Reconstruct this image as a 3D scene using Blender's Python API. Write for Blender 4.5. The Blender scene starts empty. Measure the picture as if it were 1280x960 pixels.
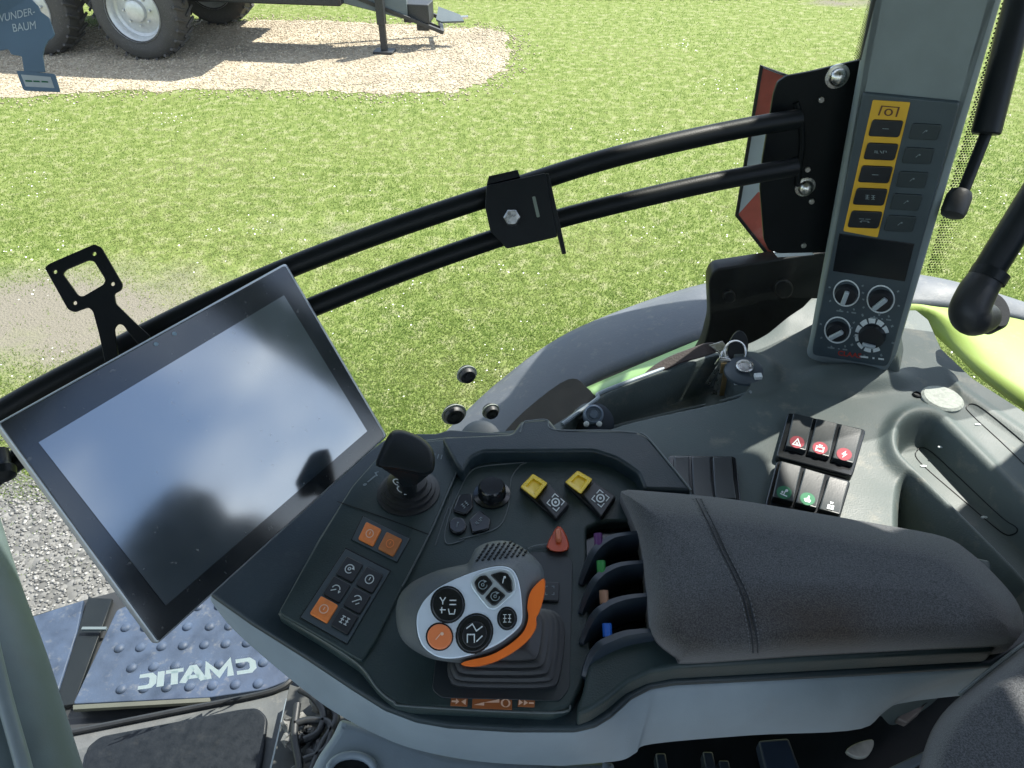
import bpy, math, random
import numpy as np
from mathutils import Vector, Matrix
from mathutils.bvhtree import BVHTree
from mathutils.geometry import tessellate_polygon
random.seed(7); rng = np.random.default_rng(7)
SC = bpy.context.scene; COL = SC.collection
# ------------------------------------------------------------------ camera model (photo pixels 1280x960)
F = 924.0; PITCH = math.radians(39.5); H = 2.8
EYE = Vector((0, 0, H))
VR = Vector((1, 0, 0)); VU = Vector((0, math.sin(PITCH), math.cos(PITCH))); VF = Vector((0, math.cos(PITCH), -math.sin(PITCH)))
def ray(px, py): return VR*((px-640)/F) - VU*((py-480)/F) + VF
def at(px, py, d): return EYE + ray(px, py)*d
def PZ(z): return (Vector((0, 0, z)), Vector((0, 0, 1)))
def PY(y): return (Vector((0, y, 0)), Vector((0, -1, 0)))
def PN(px, py, d, n): return (at(px, py, d), Vector(n).normalized())
def up(px, py, pl, off=0.0):
    P0, N = pl; r = ray(px, py); P = P0 + N*off
    return EYE + r*((P-EYE).dot(N)/r.dot(N))
GL = (Vector((0, .795, 0)), Vector((.35, -1, 0)).normalized())     # side window plane
# ------------------------------------------------------------------ materials
MATS = {}
def mat(name, col, rough=.5, metal=0., var=.08, vs=30., bump=0., bs=600., coat=0., spec=.5, detail=4):
    if name in MATS: return MATS[name]
    m = bpy.data.materials.new(name); m.use_nodes = True; nt = m.node_tree; N = nt.nodes; L = nt.links
    b = N['Principled BSDF']; b.inputs['Metallic'].default_value = metal
    b.inputs['Specular IOR Level'].default_value = spec; b.inputs['Coat Weight'].default_value = coat
    tc = N.new('ShaderNodeTexCoord')
    nz = N.new('ShaderNodeTexNoise'); nz.inputs['Scale'].default_value = vs; nz.inputs['Detail'].default_value = detail; L.new(tc.outputs['Object'], nz.inputs['Vector'])
    mr = N.new('ShaderNodeMapRange'); mr.inputs['From Min'].default_value = .3; mr.inputs['From Max'].default_value = .7
    mr.inputs['To Min'].default_value = 1-var; mr.inputs['To Max'].default_value = 1+var; L.new(nz.outputs['Fac'], mr.inputs['Value'])
    vm = N.new('ShaderNodeVectorMath'); vm.operation = 'SCALE'; vm.inputs[0].default_value = col[:3]; L.new(mr.outputs[0], vm.inputs['Scale'])
    L.new(vm.outputs[0], b.inputs['Base Color'])
    r2 = N.new('ShaderNodeMapRange'); r2.inputs['From Min'].default_value = .3; r2.inputs['From Max'].default_value = .7
    r2.inputs['To Min'].default_value = max(0, rough*(1-var)); r2.inputs['To Max'].default_value = min(1, rough*(1+var*1.5)); L.new(nz.outputs['Fac'], r2.inputs['Value']); L.new(r2.outputs[0], b.inputs['Roughness'])
    if bump:
        n2 = N.new('ShaderNodeTexNoise'); n2.inputs['Scale'].default_value = bs; n2.inputs['Detail'].default_value = 2; L.new(tc.outputs['Object'], n2.inputs['Vector'])
        bp = N.new('ShaderNodeBump'); bp.inputs['Strength'].default_value = bump; bp.inputs['Distance'].default_value = .001; L.new(n2.outputs['Fac'], bp.inputs['Height']); L.new(bp.outputs[0], b.inputs['Normal'])
    MATS[name] = m; return m
M_deck = mat('deck_plastic', (.020, .036, .037), .45, bump=.3, var=.16, vs=18, spec=.4)
M_deck2 = mat('deck_plastic_dark', (.013, .025, .031), .42, bump=.25, var=.16, vs=18, spec=.4)
M_black = mat('black_plastic', (.006, .009, .011), .42, bump=.15, spec=.28)
M_gloss = mat('black_gloss', (.008, .010, .012), .18)
M_rubber = mat('black_rubber', (.014, .016, .018), .48, bump=.2, bs=300)
M_paint = mat('black_powder_coat', (.0035, .0055, .0065), .42, bump=.2, bs=900, spec=.2)
M_shell = mat('shell_grey', (.215, .265, .30), .5, bump=.15, var=.06)
M_side = mat('side_console_grey', (.066, .087, .084), .58, bump=.3, bs=500, var=.12, vs=14)
M_pillar = mat('pillar_grey', (.155, .190, .195), .45, bump=.15, var=.07)
M_panel = mat('panel_grey', (.040, .058, .068), .4, bump=.1)
M_key = mat('key_black', (.007, .009, .012), .38)
M_keydim = mat('key_dim', (.018, .028, .032), .4)
M_orange = mat('key_orange', (.74, .21, .04), .42, var=.1, vs=200)
M_orange2 = mat('key_amber', (.42, .14, .03), .45, var=.1, vs=200)
M_joyor = mat('joystick_orange', (.78, .16, .02), .4)
M_yellow = mat('switch_yellow', (.72, .50, .02), .4)
M_ylabel = mat('label_yellow', (.62, .36, .02), .5)
M_white = mat('print_white', (.55, .60, .60), .5, var=.2, vs=900)
M_whitedim = mat('print_dim', (.16, .20, .21), .5, var=.3, vs=900)
M_brown = mat('print_brown', (.09, .03, .01), .5)
M_peach = mat('print_peach', (.75, .50, .35), .5)
M_red = mat('red_symbol', (.20, .012, .025), .5)
M_redlogo = mat('red_logo', (.32, .03, .02), .5)
M_green = mat('green_symbol', (.008, .12, .05), .5)
M_alu = mat('monitor_aluminium', (.36, .39, .41), .38, metal=.7, var=.05)
M_steel = mat('zinc_steel', (.55, .55, .52), .28, metal=1., var=.25, vs=150)
M_joyg = mat('joystick_grey', (.085, .10, .11), .5, bump=.3, bs=700)
M_joyd = mat('joystick_dark', (.030, .036, .040), .5, bump=.3, bs=700)
M_plate = mat('joystick_plate', (.60, .68, .76), .3, metal=.2, var=.05)
M_fender = mat('fender_grey', (.092, .104, .122), .65, var=.22, vs=9, bump=.3, bs=200)
M_lime = mat('lime_paint', (.23, .32, .055), .55, coat=0, var=.08, vs=5)
M_step = mat('step_plate', (.030, .048, .084), .6, var=.3, vs=25, bump=.3, bs=150)
M_floor = mat('floor_trim', (.085, .092, .095), .6, var=.25, vs=20, bump=.3, bs=200)
M_mat = mat('floor_rubber', (.006, .009, .013), .5, var=.2, vs=80, bump=.25, bs=250, spec=.3)
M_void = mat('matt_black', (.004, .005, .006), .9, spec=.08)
M_redrefl = mat('board_red', (.60, .13, .09), .45, var=.12, vs=40)
M_whiterefl = mat('board_white', (.62, .68, .70), .45)
M_tyre = mat('tyre', (.055, .052, .05), .8, var=.25, vs=6, bump=.4, bs=60)
M_rim = mat('rim', (.55, .56, .56), .35, metal=.3)
M_chassis = mat('trailer_grey', (.09, .115, .125), .5, var=.15, vs=4)
M_chdark = mat('trailer_dark', (.018, .02, .022), .5)
M_fresh = mat('freshener_blue', (.10, .16, .23), .6, var=.1)
M_leather = mat('brown_leather', (.040, .030, .028), .55, bump=.5, bs=400)
M_cup = mat('socket_cap', (.42, .45, .40), .6, var=.3, vs=250)
M_stone = mat('dusty_clod', (.16, .16, .155), .8, var=.4, vs=90)
M_roof = mat('roof_lining', (.25, .26, .25), .8)
M_tips = {'purple': mat('tip_purple', (.10, .03, .14), .4), 'green': mat('tip_green', (.03, .24, .06), .4), 'tan': mat('tip_tan', (.30, .17, .11), .4), 'blue': mat('tip_blue', (.01, .09, .40), .4)}
M_orsw = mat('switch_red_orange', (.45, .06, .015), .4)
def fabric():
    m = bpy.data.materials.new('seat_fabric'); m.use_nodes = True; nt = m.node_tree; N = nt.nodes; L = nt.links; b = N['Principled BSDF']
    tc = N.new('ShaderNodeTexCoord'); a = N.new('ShaderNodeTexNoise'); a.inputs['Scale'].default_value = 900; a.inputs['Detail'].default_value = 3; L.new(tc.outputs['Object'], a.inputs['Vector'])
    r = N.new('ShaderNodeValToRGB'); r.color_ramp.elements[0].position = .36; r.color_ramp.elements[0].color = (.034, .037, .041, 1); r.color_ramp.elements[1].position = .68; r.color_ramp.elements[1].color = (.098, .104, .110, 1); L.new(a.outputs['Fac'], r.inputs[0])
    c = N.new('ShaderNodeTexNoise'); c.inputs['Scale'].default_value = 7; c.inputs['Detail'].default_value = 5; L.new(tc.outputs['Object'], c.inputs['Vector'])
    # worn brown grime band along the edge the driver's sleeve rubs
    sx = N.new('ShaderNodeSeparateXYZ'); L.new(tc.outputs['Object'], sx.inputs[0])
    mz = N.new('ShaderNodeMapRange'); mz.inputs['From Min'].default_value = -.105; mz.inputs['From Max'].default_value = -.138; L.new(sx.outputs['Y'], mz.inputs['Value'])
    mm = N.new('ShaderNodeMath'); mm.operation = 'MULTIPLY'; L.new(mz.outputs[0], mm.inputs[0])
    mc = N.new('ShaderNodeMapRange'); mc.inputs['From Min'].default_value = .35; mc.inputs['From Max'].default_value = .6; mc.inputs['To Min'].default_value = .25; L.new(c.outputs['Fac'], mc.inputs['Value']); L.new(mc.outputs[0], mm.inputs[1])
    x = N.new('ShaderNodeMix'); x.data_type = 'RGBA'; x.blend_type = 'MULTIPLY'; x.inputs['B'].default_value = (.72, .56, .43, 1); L.new(mm.outputs[0], x.inputs['Factor']); L.new(r.outputs[0], x.inputs['A'])
    L.new(x.outputs['Result'], b.inputs['Base Color']); b.inputs['Roughness'].default_value = .95; b.inputs['Specular IOR Level'].default_value = .15
    b.inputs['Sheen Weight'].default_value = .25; b.inputs['Sheen Roughness'].default_value = .5
    bp = N.new('ShaderNodeBump'); bp.inputs['Strength'].default_value = .6; bp.inputs['Distance'].default_value = .001; L.new(a.outputs['Fac'], bp.inputs['Height']); L.new(bp.outputs[0], b.inputs['Normal'])
    return m
M_fab = fabric()
def glassmat(name, tint=(1, 1, 1), k=.5):
    m = bpy.data.materials.new(name); m.use_nodes = True; N = m.node_tree.nodes; L = m.node_tree.links; N.remove(N['Principled BSDF'])
    t = N.new('ShaderNodeBsdfTransparent'); t.inputs[0].default_value = (*tint, 1); g = N.new('ShaderNodeBsdfGlossy'); g.inputs['Roughness'].default_value = .02
    fr = N.new('ShaderNodeFresnel'); fr.inputs[0].default_value = 1.3; mu = N.new('ShaderNodeMath'); mu.operation = 'MULTIPLY'; mu.inputs[1].default_value = k; L.new(fr.outputs[0], mu.inputs[0])
    mx = N.new('ShaderNodeMixShader'); L.new(mu.outputs[0], mx.inputs[0]); L.new(t.outputs[0], mx.inputs[1]); L.new(g.outputs[0], mx.inputs[2])
    # thin film of dust and wiped streaks on the glass
    d = N.new('ShaderNodeBsdfTranslucent'); d.inputs[0].default_value = (.85, .85, .8, 1); tc = N.new('ShaderNodeTexCoord'); mp = N.new('ShaderNodeMapping'); mp.inputs['Scale'].default_value = (6, 6, 1.6); mp.inputs['Rotation'].default_value = (0, .5, 0); L.new(tc.outputs['Object'], mp.inputs[0])
    nz = N.new('ShaderNodeTexNoise'); nz.inputs['Scale'].default_value = 1.5; nz.inputs['Detail'].default_value = 8; L.new(mp.outputs[0], nz.inputs['Vector']); r = N.new('ShaderNodeMapRange'); r.inputs['From Min'].default_value = .35; r.inputs['From Max'].default_value = .75; r.inputs['To Min'].default_value = 0; r.inputs['To Max'].default_value = .005; L.new(nz.outputs['Fac'], r.inputs['Value'])
    m2 = N.new('ShaderNodeMixShader'); L.new(r.outputs[0], m2.inputs[0]); L.new(mx.outputs[0], m2.inputs[1]); L.new(d.outputs[0], m2.inputs[2]); L.new(m2.outputs[0], N['Material Output'].inputs[0]); return m
M_glass = glassmat('window_glass', (.97, .99, .98), .5)
def screenmat(name, col, k, rough, dust=0.):
    m = bpy.data.materials.new(name); m.use_nodes = True; N = m.node_tree.nodes; L = m.node_tree.links; b = N['Principled BSDF']
    b.inputs['Base Color'].default_value = (*col, 1); b.inputs['Roughness'].default_value = .5; b.inputs['Specular IOR Level'].default_value = 0
    g = N.new('ShaderNodeBsdfGlossy'); g.inputs['Roughness'].default_value = rough; g.inputs[0].default_value = (.9, .96, 1, 1)
    mx = N.new('ShaderNodeMixShader'); mx.inputs[0].default_value = k; L.new(b.outputs[0], mx.inputs[1]); L.new(g.outputs[0], mx.inputs[2]); L.new(mx.outputs[0], N['Material Output'].inputs[0])
    tc = N.new('ShaderNodeTexCoord'); nz = N.new('ShaderNodeTexNoise'); nz.inputs['Scale'].default_value = 25; nz.inputs['Detail'].default_value = 8; L.new(tc.outputs['Object'], nz.inputs['Vector'])
    r = N.new('ShaderNodeMapRange'); r.inputs['To Min'].default_value = rough*.6; r.inputs['To Max'].default_value = rough*1.5; L.new(nz.outputs['Fac'], r.inputs['Value']); L.new(r.outputs[0], g.inputs['Roughness'])
    n2 = N.new('ShaderNodeTexNoise'); n2.inputs['Scale'].default_value = 160; n2.inputs['Detail'].default_value = 2; L.new(tc.outputs['Object'], n2.inputs['Vector']); r2 = N.new('ShaderNodeMapRange'); r2.inputs['From Min'].default_value = .68; r2.inputs['From Max'].default_value = .76; r2.inputs['To Max'].default_value = .12; L.new(n2.outputs['Fac'], r2.inputs['Value'])
    n3 = N.new('ShaderNodeTexNoise'); n3.inputs['Scale'].default_value = 14; n3.inputs['Detail'].default_value = 6; n3.inputs['Distortion'].default_value = 1.5; L.new(tc.outputs['Object'], n3.inputs['Vector']); r3 = N.new('ShaderNodeMapRange'); r3.inputs['From Min'].default_value = .45; r3.inputs['From Max'].default_value = .75; r3.inputs['To Max'].default_value = .03; L.new(n3.outputs['Fac'], r3.inputs['Value'])
    ad = N.new('ShaderNodeMath'); ad.operation = 'ADD'; L.new(r2.outputs[0], ad.inputs[0]); L.new(r3.outputs[0], ad.inputs[1]); du = N.new('ShaderNodeBsdfDiffuse'); du.inputs[0].default_value = (.5, .5, .47, 1); m2 = N.new('ShaderNodeMixShader'); L.new(ad.outputs[0], m2.inputs[0]); L.new(mx.outputs[0], m2.inputs[1]); L.new(du.outputs[0], m2.inputs[2]); L.new(m2.outputs[0], N['Material Output'].inputs[0]); return m
M_bezel = screenmat('monitor_bezel', (.006, .008, .010), .065, .11)
M_screen = screenmat('monitor_lcd', (.02, .03, .04), .24, .09)
# ------------------------------------------------------------------ object helpers
BV = {}
def prop(o, label=None, cat=None, group=None, kind=None):
    if label: o['label'] = label
    if cat: o['category'] = cat
    if group: o['group'] = group
    if kind: o['kind'] = kind
    return o
def thing(name, loc, label, cat, group=None):
    o = bpy.data.objects.new(name, None); COL.objects.link(o); o.location = loc; o.empty_display_size = .05
    o['base'] = tuple(loc); return prop(o, label, cat, group)
def base_of(p):
    while p.parent: p = p.parent
    return Vector(p['base']) if 'base' in p else Vector((0, 0, 0))
def mk(name, verts, faces, m, parent=None, smooth=True, base=None, mats=None):
    b = base_of(parent) if parent else Vector(base if base is not None else (0, 0, 0))
    me = bpy.data.meshes.new(name); me.from_pydata([tuple(Vector(v)-b) for v in verts], [], faces); me.validate(); me.update()
    for mm in (mats or [m]): me.materials.append(mm)
    if smooth: me.polygons.foreach_set('use_smooth', [True]*len(me.polygons))
    o = bpy.data.objects.new(name, me); COL.objects.link(o)
    if parent: o.parent = parent
    else: o.location = b; o['base'] = tuple(b)
    BV[o.name] = (verts, faces)
    if smooth:
        try:
            me.set_sharp_from_angle(angle=math.radians(38))
        except Exception: pass
    return o
def hit(px, py, o, off=0.0):
    v, f = BV[o.name] if isinstance(o, bpy.types.Object) else o
    k = ('t', o.name)
    if k not in BV: BV[k] = BVHTree.FromPolygons([tuple(a) for a in v], f)
    r = ray(px, py).normalized(); p, n, i, d = BV[k].ray_cast(EYE, r)
    if p is None: return None
    if n.dot(r) > 0: n = -n
    return p + n*off
class MB:
    def __init__(s): s.v = []; s.f = []
    def add(s, v, f): b = len(s.v); s.v += [Vector(a) for a in v]; s.f += [tuple(i+b for i in q) for q in f]
    def box(s, c, d, ax=None):
        ax = ax or (Vector((1, 0, 0)), Vector((0, 1, 0)), Vector((0, 0, 1))); c = Vector(c)
        vs = [c+ax[0]*(i*d[0]/2)+ax[1]*(j*d[1]/2)+ax[2]*(k*d[2]/2) for i in (-1, 1) for j in (-1, 1) for k in (-1, 1)]
        s.add(vs, [(0, 1, 3, 2), (4, 6, 7, 5), (0, 4, 5, 1), (2, 3, 7, 6), (0, 2, 6, 4), (1, 5, 7, 3)])
    def build(s, name, m, parent=None, smooth=True, base=None, bevel=0):
        o = mk(name, s.v, s.f, m, parent, smooth, base)
        if bevel: bev(o, bevel)
        return o
def bev(o, w, seg=2):
    b = o.modifiers.new('bevel', 'BEVEL'); b.width = w; b.segments = seg; b.limit_method = 'ANGLE'; b.angle_limit = math.radians(40); return o
def frame(n):
    n = Vector(n).normalized(); a = Vector((1, 0, 0)) if abs(n.x) < .9 else Vector((0, 1, 0)); u = (a-n*a.dot(n)).normalized(); return u, n.cross(u), n
def lathe_geo(o, ax, prof, n=32, sx=1., sy=1., u=None):
    U, V, A = frame(ax)
    if u is not None: U = (Vector(u)-A*Vector(u).dot(A)).normalized(); V = A.cross(U)
    vs = []; fs = []
    for r, h in prof:
        for i in range(n):
            t = 2*math.pi*i/n; vs.append(Vector(o)+U*(r*sx*math.cos(t))+V*(r*sy*math.sin(t))+A*h)
    for k in range(len(prof)-1):
        for i in range(n):
            j = (i+1) % n; fs.append((k*n+i, k*n+j, (k+1)*n+j, (k+1)*n+i))
    fs.append(tuple(range(n))[::-1]); fs.append(tuple(range((len(prof)-1)*n, len(prof)*n))); return vs, fs
def lathe(name, o, ax, prof, m, parent=None, n=32, sx=1., sy=1., u=None, base=None):
    v, f = lathe_geo(o, ax, prof, n, sx, sy, u); return mk(name, v, f, m, parent, True, base)
def cyl(name, a, b, r, m, parent=None, r2=None, n=24, base=None):
    a = Vector(a); b = Vector(b); l = (b-a).length; r2 = r if r2 is None else r2; e = min(r, r2)*.12
    return lathe(name, a, b-a, [(r-e, 0), (r, e), (r2, l-e), (r2-e, l)], m, parent, n, base=base)
def cr(pts, n=8, closed=False):
    P = [Vector(p) for p in pts]; out = []; m = len(P)
    for i in range(m if closed else m-1):
        if closed: a, b, c, d = P[(i-1) % m], P[i], P[(i+1) % m], P[(i+2) % m]
        else: a, b, c, d = P[max(i-1, 0)], P[i], P[i+1], P[min(i+2, m-1)]
        for k in range(n):
            t = k/n; out.append(.5*((2*b)+(c-a)*t+(2*a-5*b+4*c-d)*t*t+(3*b-a-3*c+d)*t**3))
    if not closed: out.append(P[-1])
    return out
def tube_geo(pts, r, n=16, closed=False, sq=None):
    P = [Vector(p) for p in pts]; vs = []; fs = []; m = len(P); pu = None
    for i in range(m):
        if closed: t = (P[(i+1) % m]-P[i-1]).normalized()
        else: t = (P[min(i+1, m-1)]-P[max(i-1, 0)]).normalized()
        if pu is None: pu = frame(t)[0]
        u = (pu-t*pu.dot(t)).normalized(); v = t.cross(u); pu = u; rr = r[i] if isinstance(r, (list, tuple)) else r
        for k in range(n):
            a = 2*math.pi*k/n; vs.append(P[i]+u*(rr*math.cos(a))+v*(rr*math.sin(a)))
    for i in range(m if closed else m-1):
        for k in range(n):
            j = (k+1) % n; i2 = (i+1) % m; fs.append((i*n+k, i*n+j, i2*n+j, i2*n+k))
    if not closed: fs.append(tuple(range(n))[::-1]); fs.append(tuple(range((m-1)*n, m*n)))
    return vs, fs
def tube(name, pts, r, m, parent=None, n=16, smooth=8, closed=False, base=None):
    p = cr(pts, smooth, closed) if smooth else pts
    if isinstance(r, (list, tuple)) and smooth:
        q = np.linspace(0, len(r)-1, len(p)); r = list(np.interp(q, range(len(r)), r))
    v, f = tube_geo(p, r, n, closed); return mk(name, v, f, m, parent, True, base)
def rnd(pts, r, n=4):
    out = []; m = len(pts)
    for i in range(m):
        p = Vector(pts[i]).to_2d() if len(pts[i]) > 2 else Vector(pts[i]); a = Vector(pts[i-1]); b = Vector(pts[(i+1) % m])
        da = a-p; db = b-p; ra = min(r, da.length*.45); rb = min(r, db.length*.45); s = p+da.normalized()*ra; e = p+db.normalized()*rb
        for k in range(n+1):
            t = k/n; out.append(tuple(s*(1-t)**2+p*(2*t*(1-t))+e*t*t))
    return out
def smo(pts, n=5): return [tuple(p.to_2d()) for p in cr([(a, b, 0) for a, b in pts], n, True)]
def slab(name, px, pl, t, m, parent=None, bevel=.0008, off=0., holes=(), rad=0., base=None, seg=2):
    """outline (photo pixels) on plane pl -> solid of thickness t below it, rounded edges"""
    P0, N = pl; N = Vector(N).normalized(); U, V, _ = frame(N)
    if rad: px = rnd(px, rad)
    loops = [[up(a, b, pl, off) for a, b in lp] for lp in [px]+list(holes)]; O = sum(loops[0], Vector())/len(loops[0])
    cu = bpy.data.curves.new('c', 'CURVE'); cu.dimensions = '2D'; cu.fill_mode = 'BOTH'; bevel = min(bevel, t*.45)
    cu.extrude = t/2-bevel; cu.bevel_depth = bevel; cu.bevel_resolution = seg; cu.offset = -bevel
    for lp in loops:
        sp = cu.splines.new('POLY'); sp.points.add(len(lp)-1); sp.use_cyclic_u = True
        for k, p in enumerate(lp): sp.points[k].co = ((p-O).dot(U), (p-O).dot(V), 0, 1)
    ob = bpy.data.objects.new('c', cu); COL.objects.link(ob); dg = bpy.context.evaluated_depsgraph_get(); me = ob.evaluated_get(dg).to_mesh()
    vs = [O+U*v.co.x+V*v.co.y+N*(v.co.z-t/2) for v in me.vertices]; fs = [tuple(p.vertices) for p in me.polygons]; ob.evaluated_get(dg).to_mesh_clear()
    bpy.data.objects.remove(ob); bpy.data.curves.remove(cu)
    return mk(name, vs, fs, m, parent, True, base)
def loft(name, rings, m, parent=None, cap0=True, cap1=True, base=None):
    n = len(rings[0]); vs = [v for r in rings for v in r]; fs = []
    for k in range(len(rings)-1):
        for i in range(n): j = (i+1) % n; fs.append((k*n+i, k*n+j, (k+1)*n+j, (k+1)*n+i))
    if cap0: fs.append(tuple(range(n))[::-1])
    if cap1: fs.append(tuple(range((len(rings)-1)*n, len(rings)*n)))
    return mk(name, vs, fs, m, parent, True, base)
def byangle(px, c, n=72):
    """resample an outline at even angles about c"""
    out = []; m = len(px)
    for k in range(n):
        a = 2*math.pi*k/n; d = (math.cos(a), math.sin(a)); best = 0
        for i in range(m):
            x1, y1 = px[i][0]-c[0], px[i][1]-c[1]; x2, y2 = px[(i+1) % m][0]-c[0], px[(i+1) % m][1]-c[1]
            den = d[0]*(y2-y1)-d[1]*(x2-x1)
            if abs(den) < 1e-9: continue
            t = (x1*(y2-y1)-y1*(x2-x1))/den; s = (x1*d[1]-y1*d[0])/den
            if t > 0 and -1e-6 <= s <= 1+1e-6: best = max(best, t)
        out.append((c[0]+d[0]*best, c[1]+d[1]*best))
    return out
def scl(px, k, c=None):
    c = c or (sum(a for a, b in px)/len(px), sum(b for a, b in px)/len(px)); return [(c[0]+(a-c[0])*k, c[1]+(b-c[1])*k) for a, b in px]
def strip(name, A, B, m, parent=None, t=.006, nv=6, bulge=0., base=None):
    """surface ruled between two 3D polylines, solidified"""
    A = cr(A, 6); B = cr(B, 6); n = len(A); vs = []; fs = []
    for j in range(nv+1):
        s = j/nv
        for i in range(n): vs.append(A[i].lerp(B[i], s)+Vector((0, 0, bulge*4*s*(1-s))))
    for j in range(nv):
        for i in range(n-1): fs.append((j*n+i, j*n+i+1, (j+1)*n+i+1, (j+1)*n+i))
    o = mk(name, vs, fs, m, parent, True, base); sd = o.modifiers.new('thick', 'SOLIDIFY'); sd.thickness = t; sd.offset = 0; return o
# marks: strokes and filled shapes in unit-square coords on a quad of photo pixels (TL,TR,BR,BL)
def quadmap(q, pl, off):
    c = [up(a, b, pl, off) for a, b in q]
    return lambda u, v, e=0.: (c[0]*(1-u)*(1-v)+c[1]*u*(1-v)+c[2]*u*v+c[3]*(1-u)*v) + pl[1]*e
def ribbon(pts, w, closed=False):
    P = [Vector(p) for p in pts]; m = len(P); L = []; R = []
    for i in range(m):
        a = P[i-1] if (closed or i > 0) else P[i]; b = P[(i+1) % m] if (closed or i < m-1) else P[i]
        d1 = (P[i]-a); d2 = (b-P[i]); d1 = d1.normalized() if d1.length > 1e-9 else d2.normalized(); d2 = d2.normalized() if d2.length > 1e-9 else d1
        t = d1+d2; t = t.normalized() if t.length > 1e-6 else d1; nn = Vector((-t.y, t.x)); k = w/2/max(.45, nn.dot(Vector((-d1.y, d1.x))))
        L.append(P[i]+nn*k); R.append(P[i]-nn*k)
    vs = L+R; fs = [(i, (i+1) % m, m+(i+1) % m, m+i) for i in range(m if closed else m-1)]; return vs, fs
def circ(cx, cy, r, a0=0, a1=360, n=20, ry=None):
    ry = ry or r; return [(cx+r*math.cos(math.radians(a0+(a1-a0)*k/n)), cy+ry*math.sin(math.radians(a0+(a1-a0)*k/n))) for k in range(n+(0 if a1-a0 >= 360 else 1))]
def mark(name, q, pl, items, m, parent, off=.0004, w=.08):
    f = quadmap(q, pl, off); vs = []; fs = []
    for k, it in enumerate(items):
        e = k*.00006; b = len(vs)
        if it[0] == 'l': v, ff = ribbon(it[1], it[2] if len(it) > 2 else w)
        elif it[0] == 'c': v, ff = ribbon(it[1], it[2] if len(it) > 2 else w, True)
        else:
            v = [Vector(p) for p in it[1]]; ff = [tuple(x) for x in tessellate_polygon([[Vector((a, c, 0)) for a, c in it[1]]])]
        vs += [f(p[0], p[1], e) for p in v]; fs += [tuple(i+b for i in x) for x in ff]
    return mk(name, vs, fs, m, parent, False)
def text(name, s, q, pl, m, parent, off=.0004, mirror=False, bold=0.):
    cu = bpy.data.curves.new('t', 'FONT'); cu.body = s; cu.offset = bold; ob = bpy.data.objects.new('t', cu); COL.objects.link(ob)
    dg = bpy.context.evaluated_depsgraph_get(); me = ob.evaluated_get(dg).to_mesh(); xs = [v.co.x for v in me.vertices]; ys = [v.co.y for v in me.vertices]
    x0, x1, y0, y1 = min(xs), max(xs), min(ys), max(ys); f = quadmap(q, pl, off)
    vs = [f((1-(v.co.x-x0)/(x1-x0)) if mirror else (v.co.x-x0)/(x1-x0), 1-(v.co.y-y0)/(y1-y0)) for v in me.vertices]; fs = [tuple(p.vertices) for p in me.polygons]
    ob.evaluated_get(dg).to_mesh_clear(); bpy.data.objects.remove(ob); bpy.data.curves.remove(cu); return mk(name, vs, fs, m, parent, False)
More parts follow.
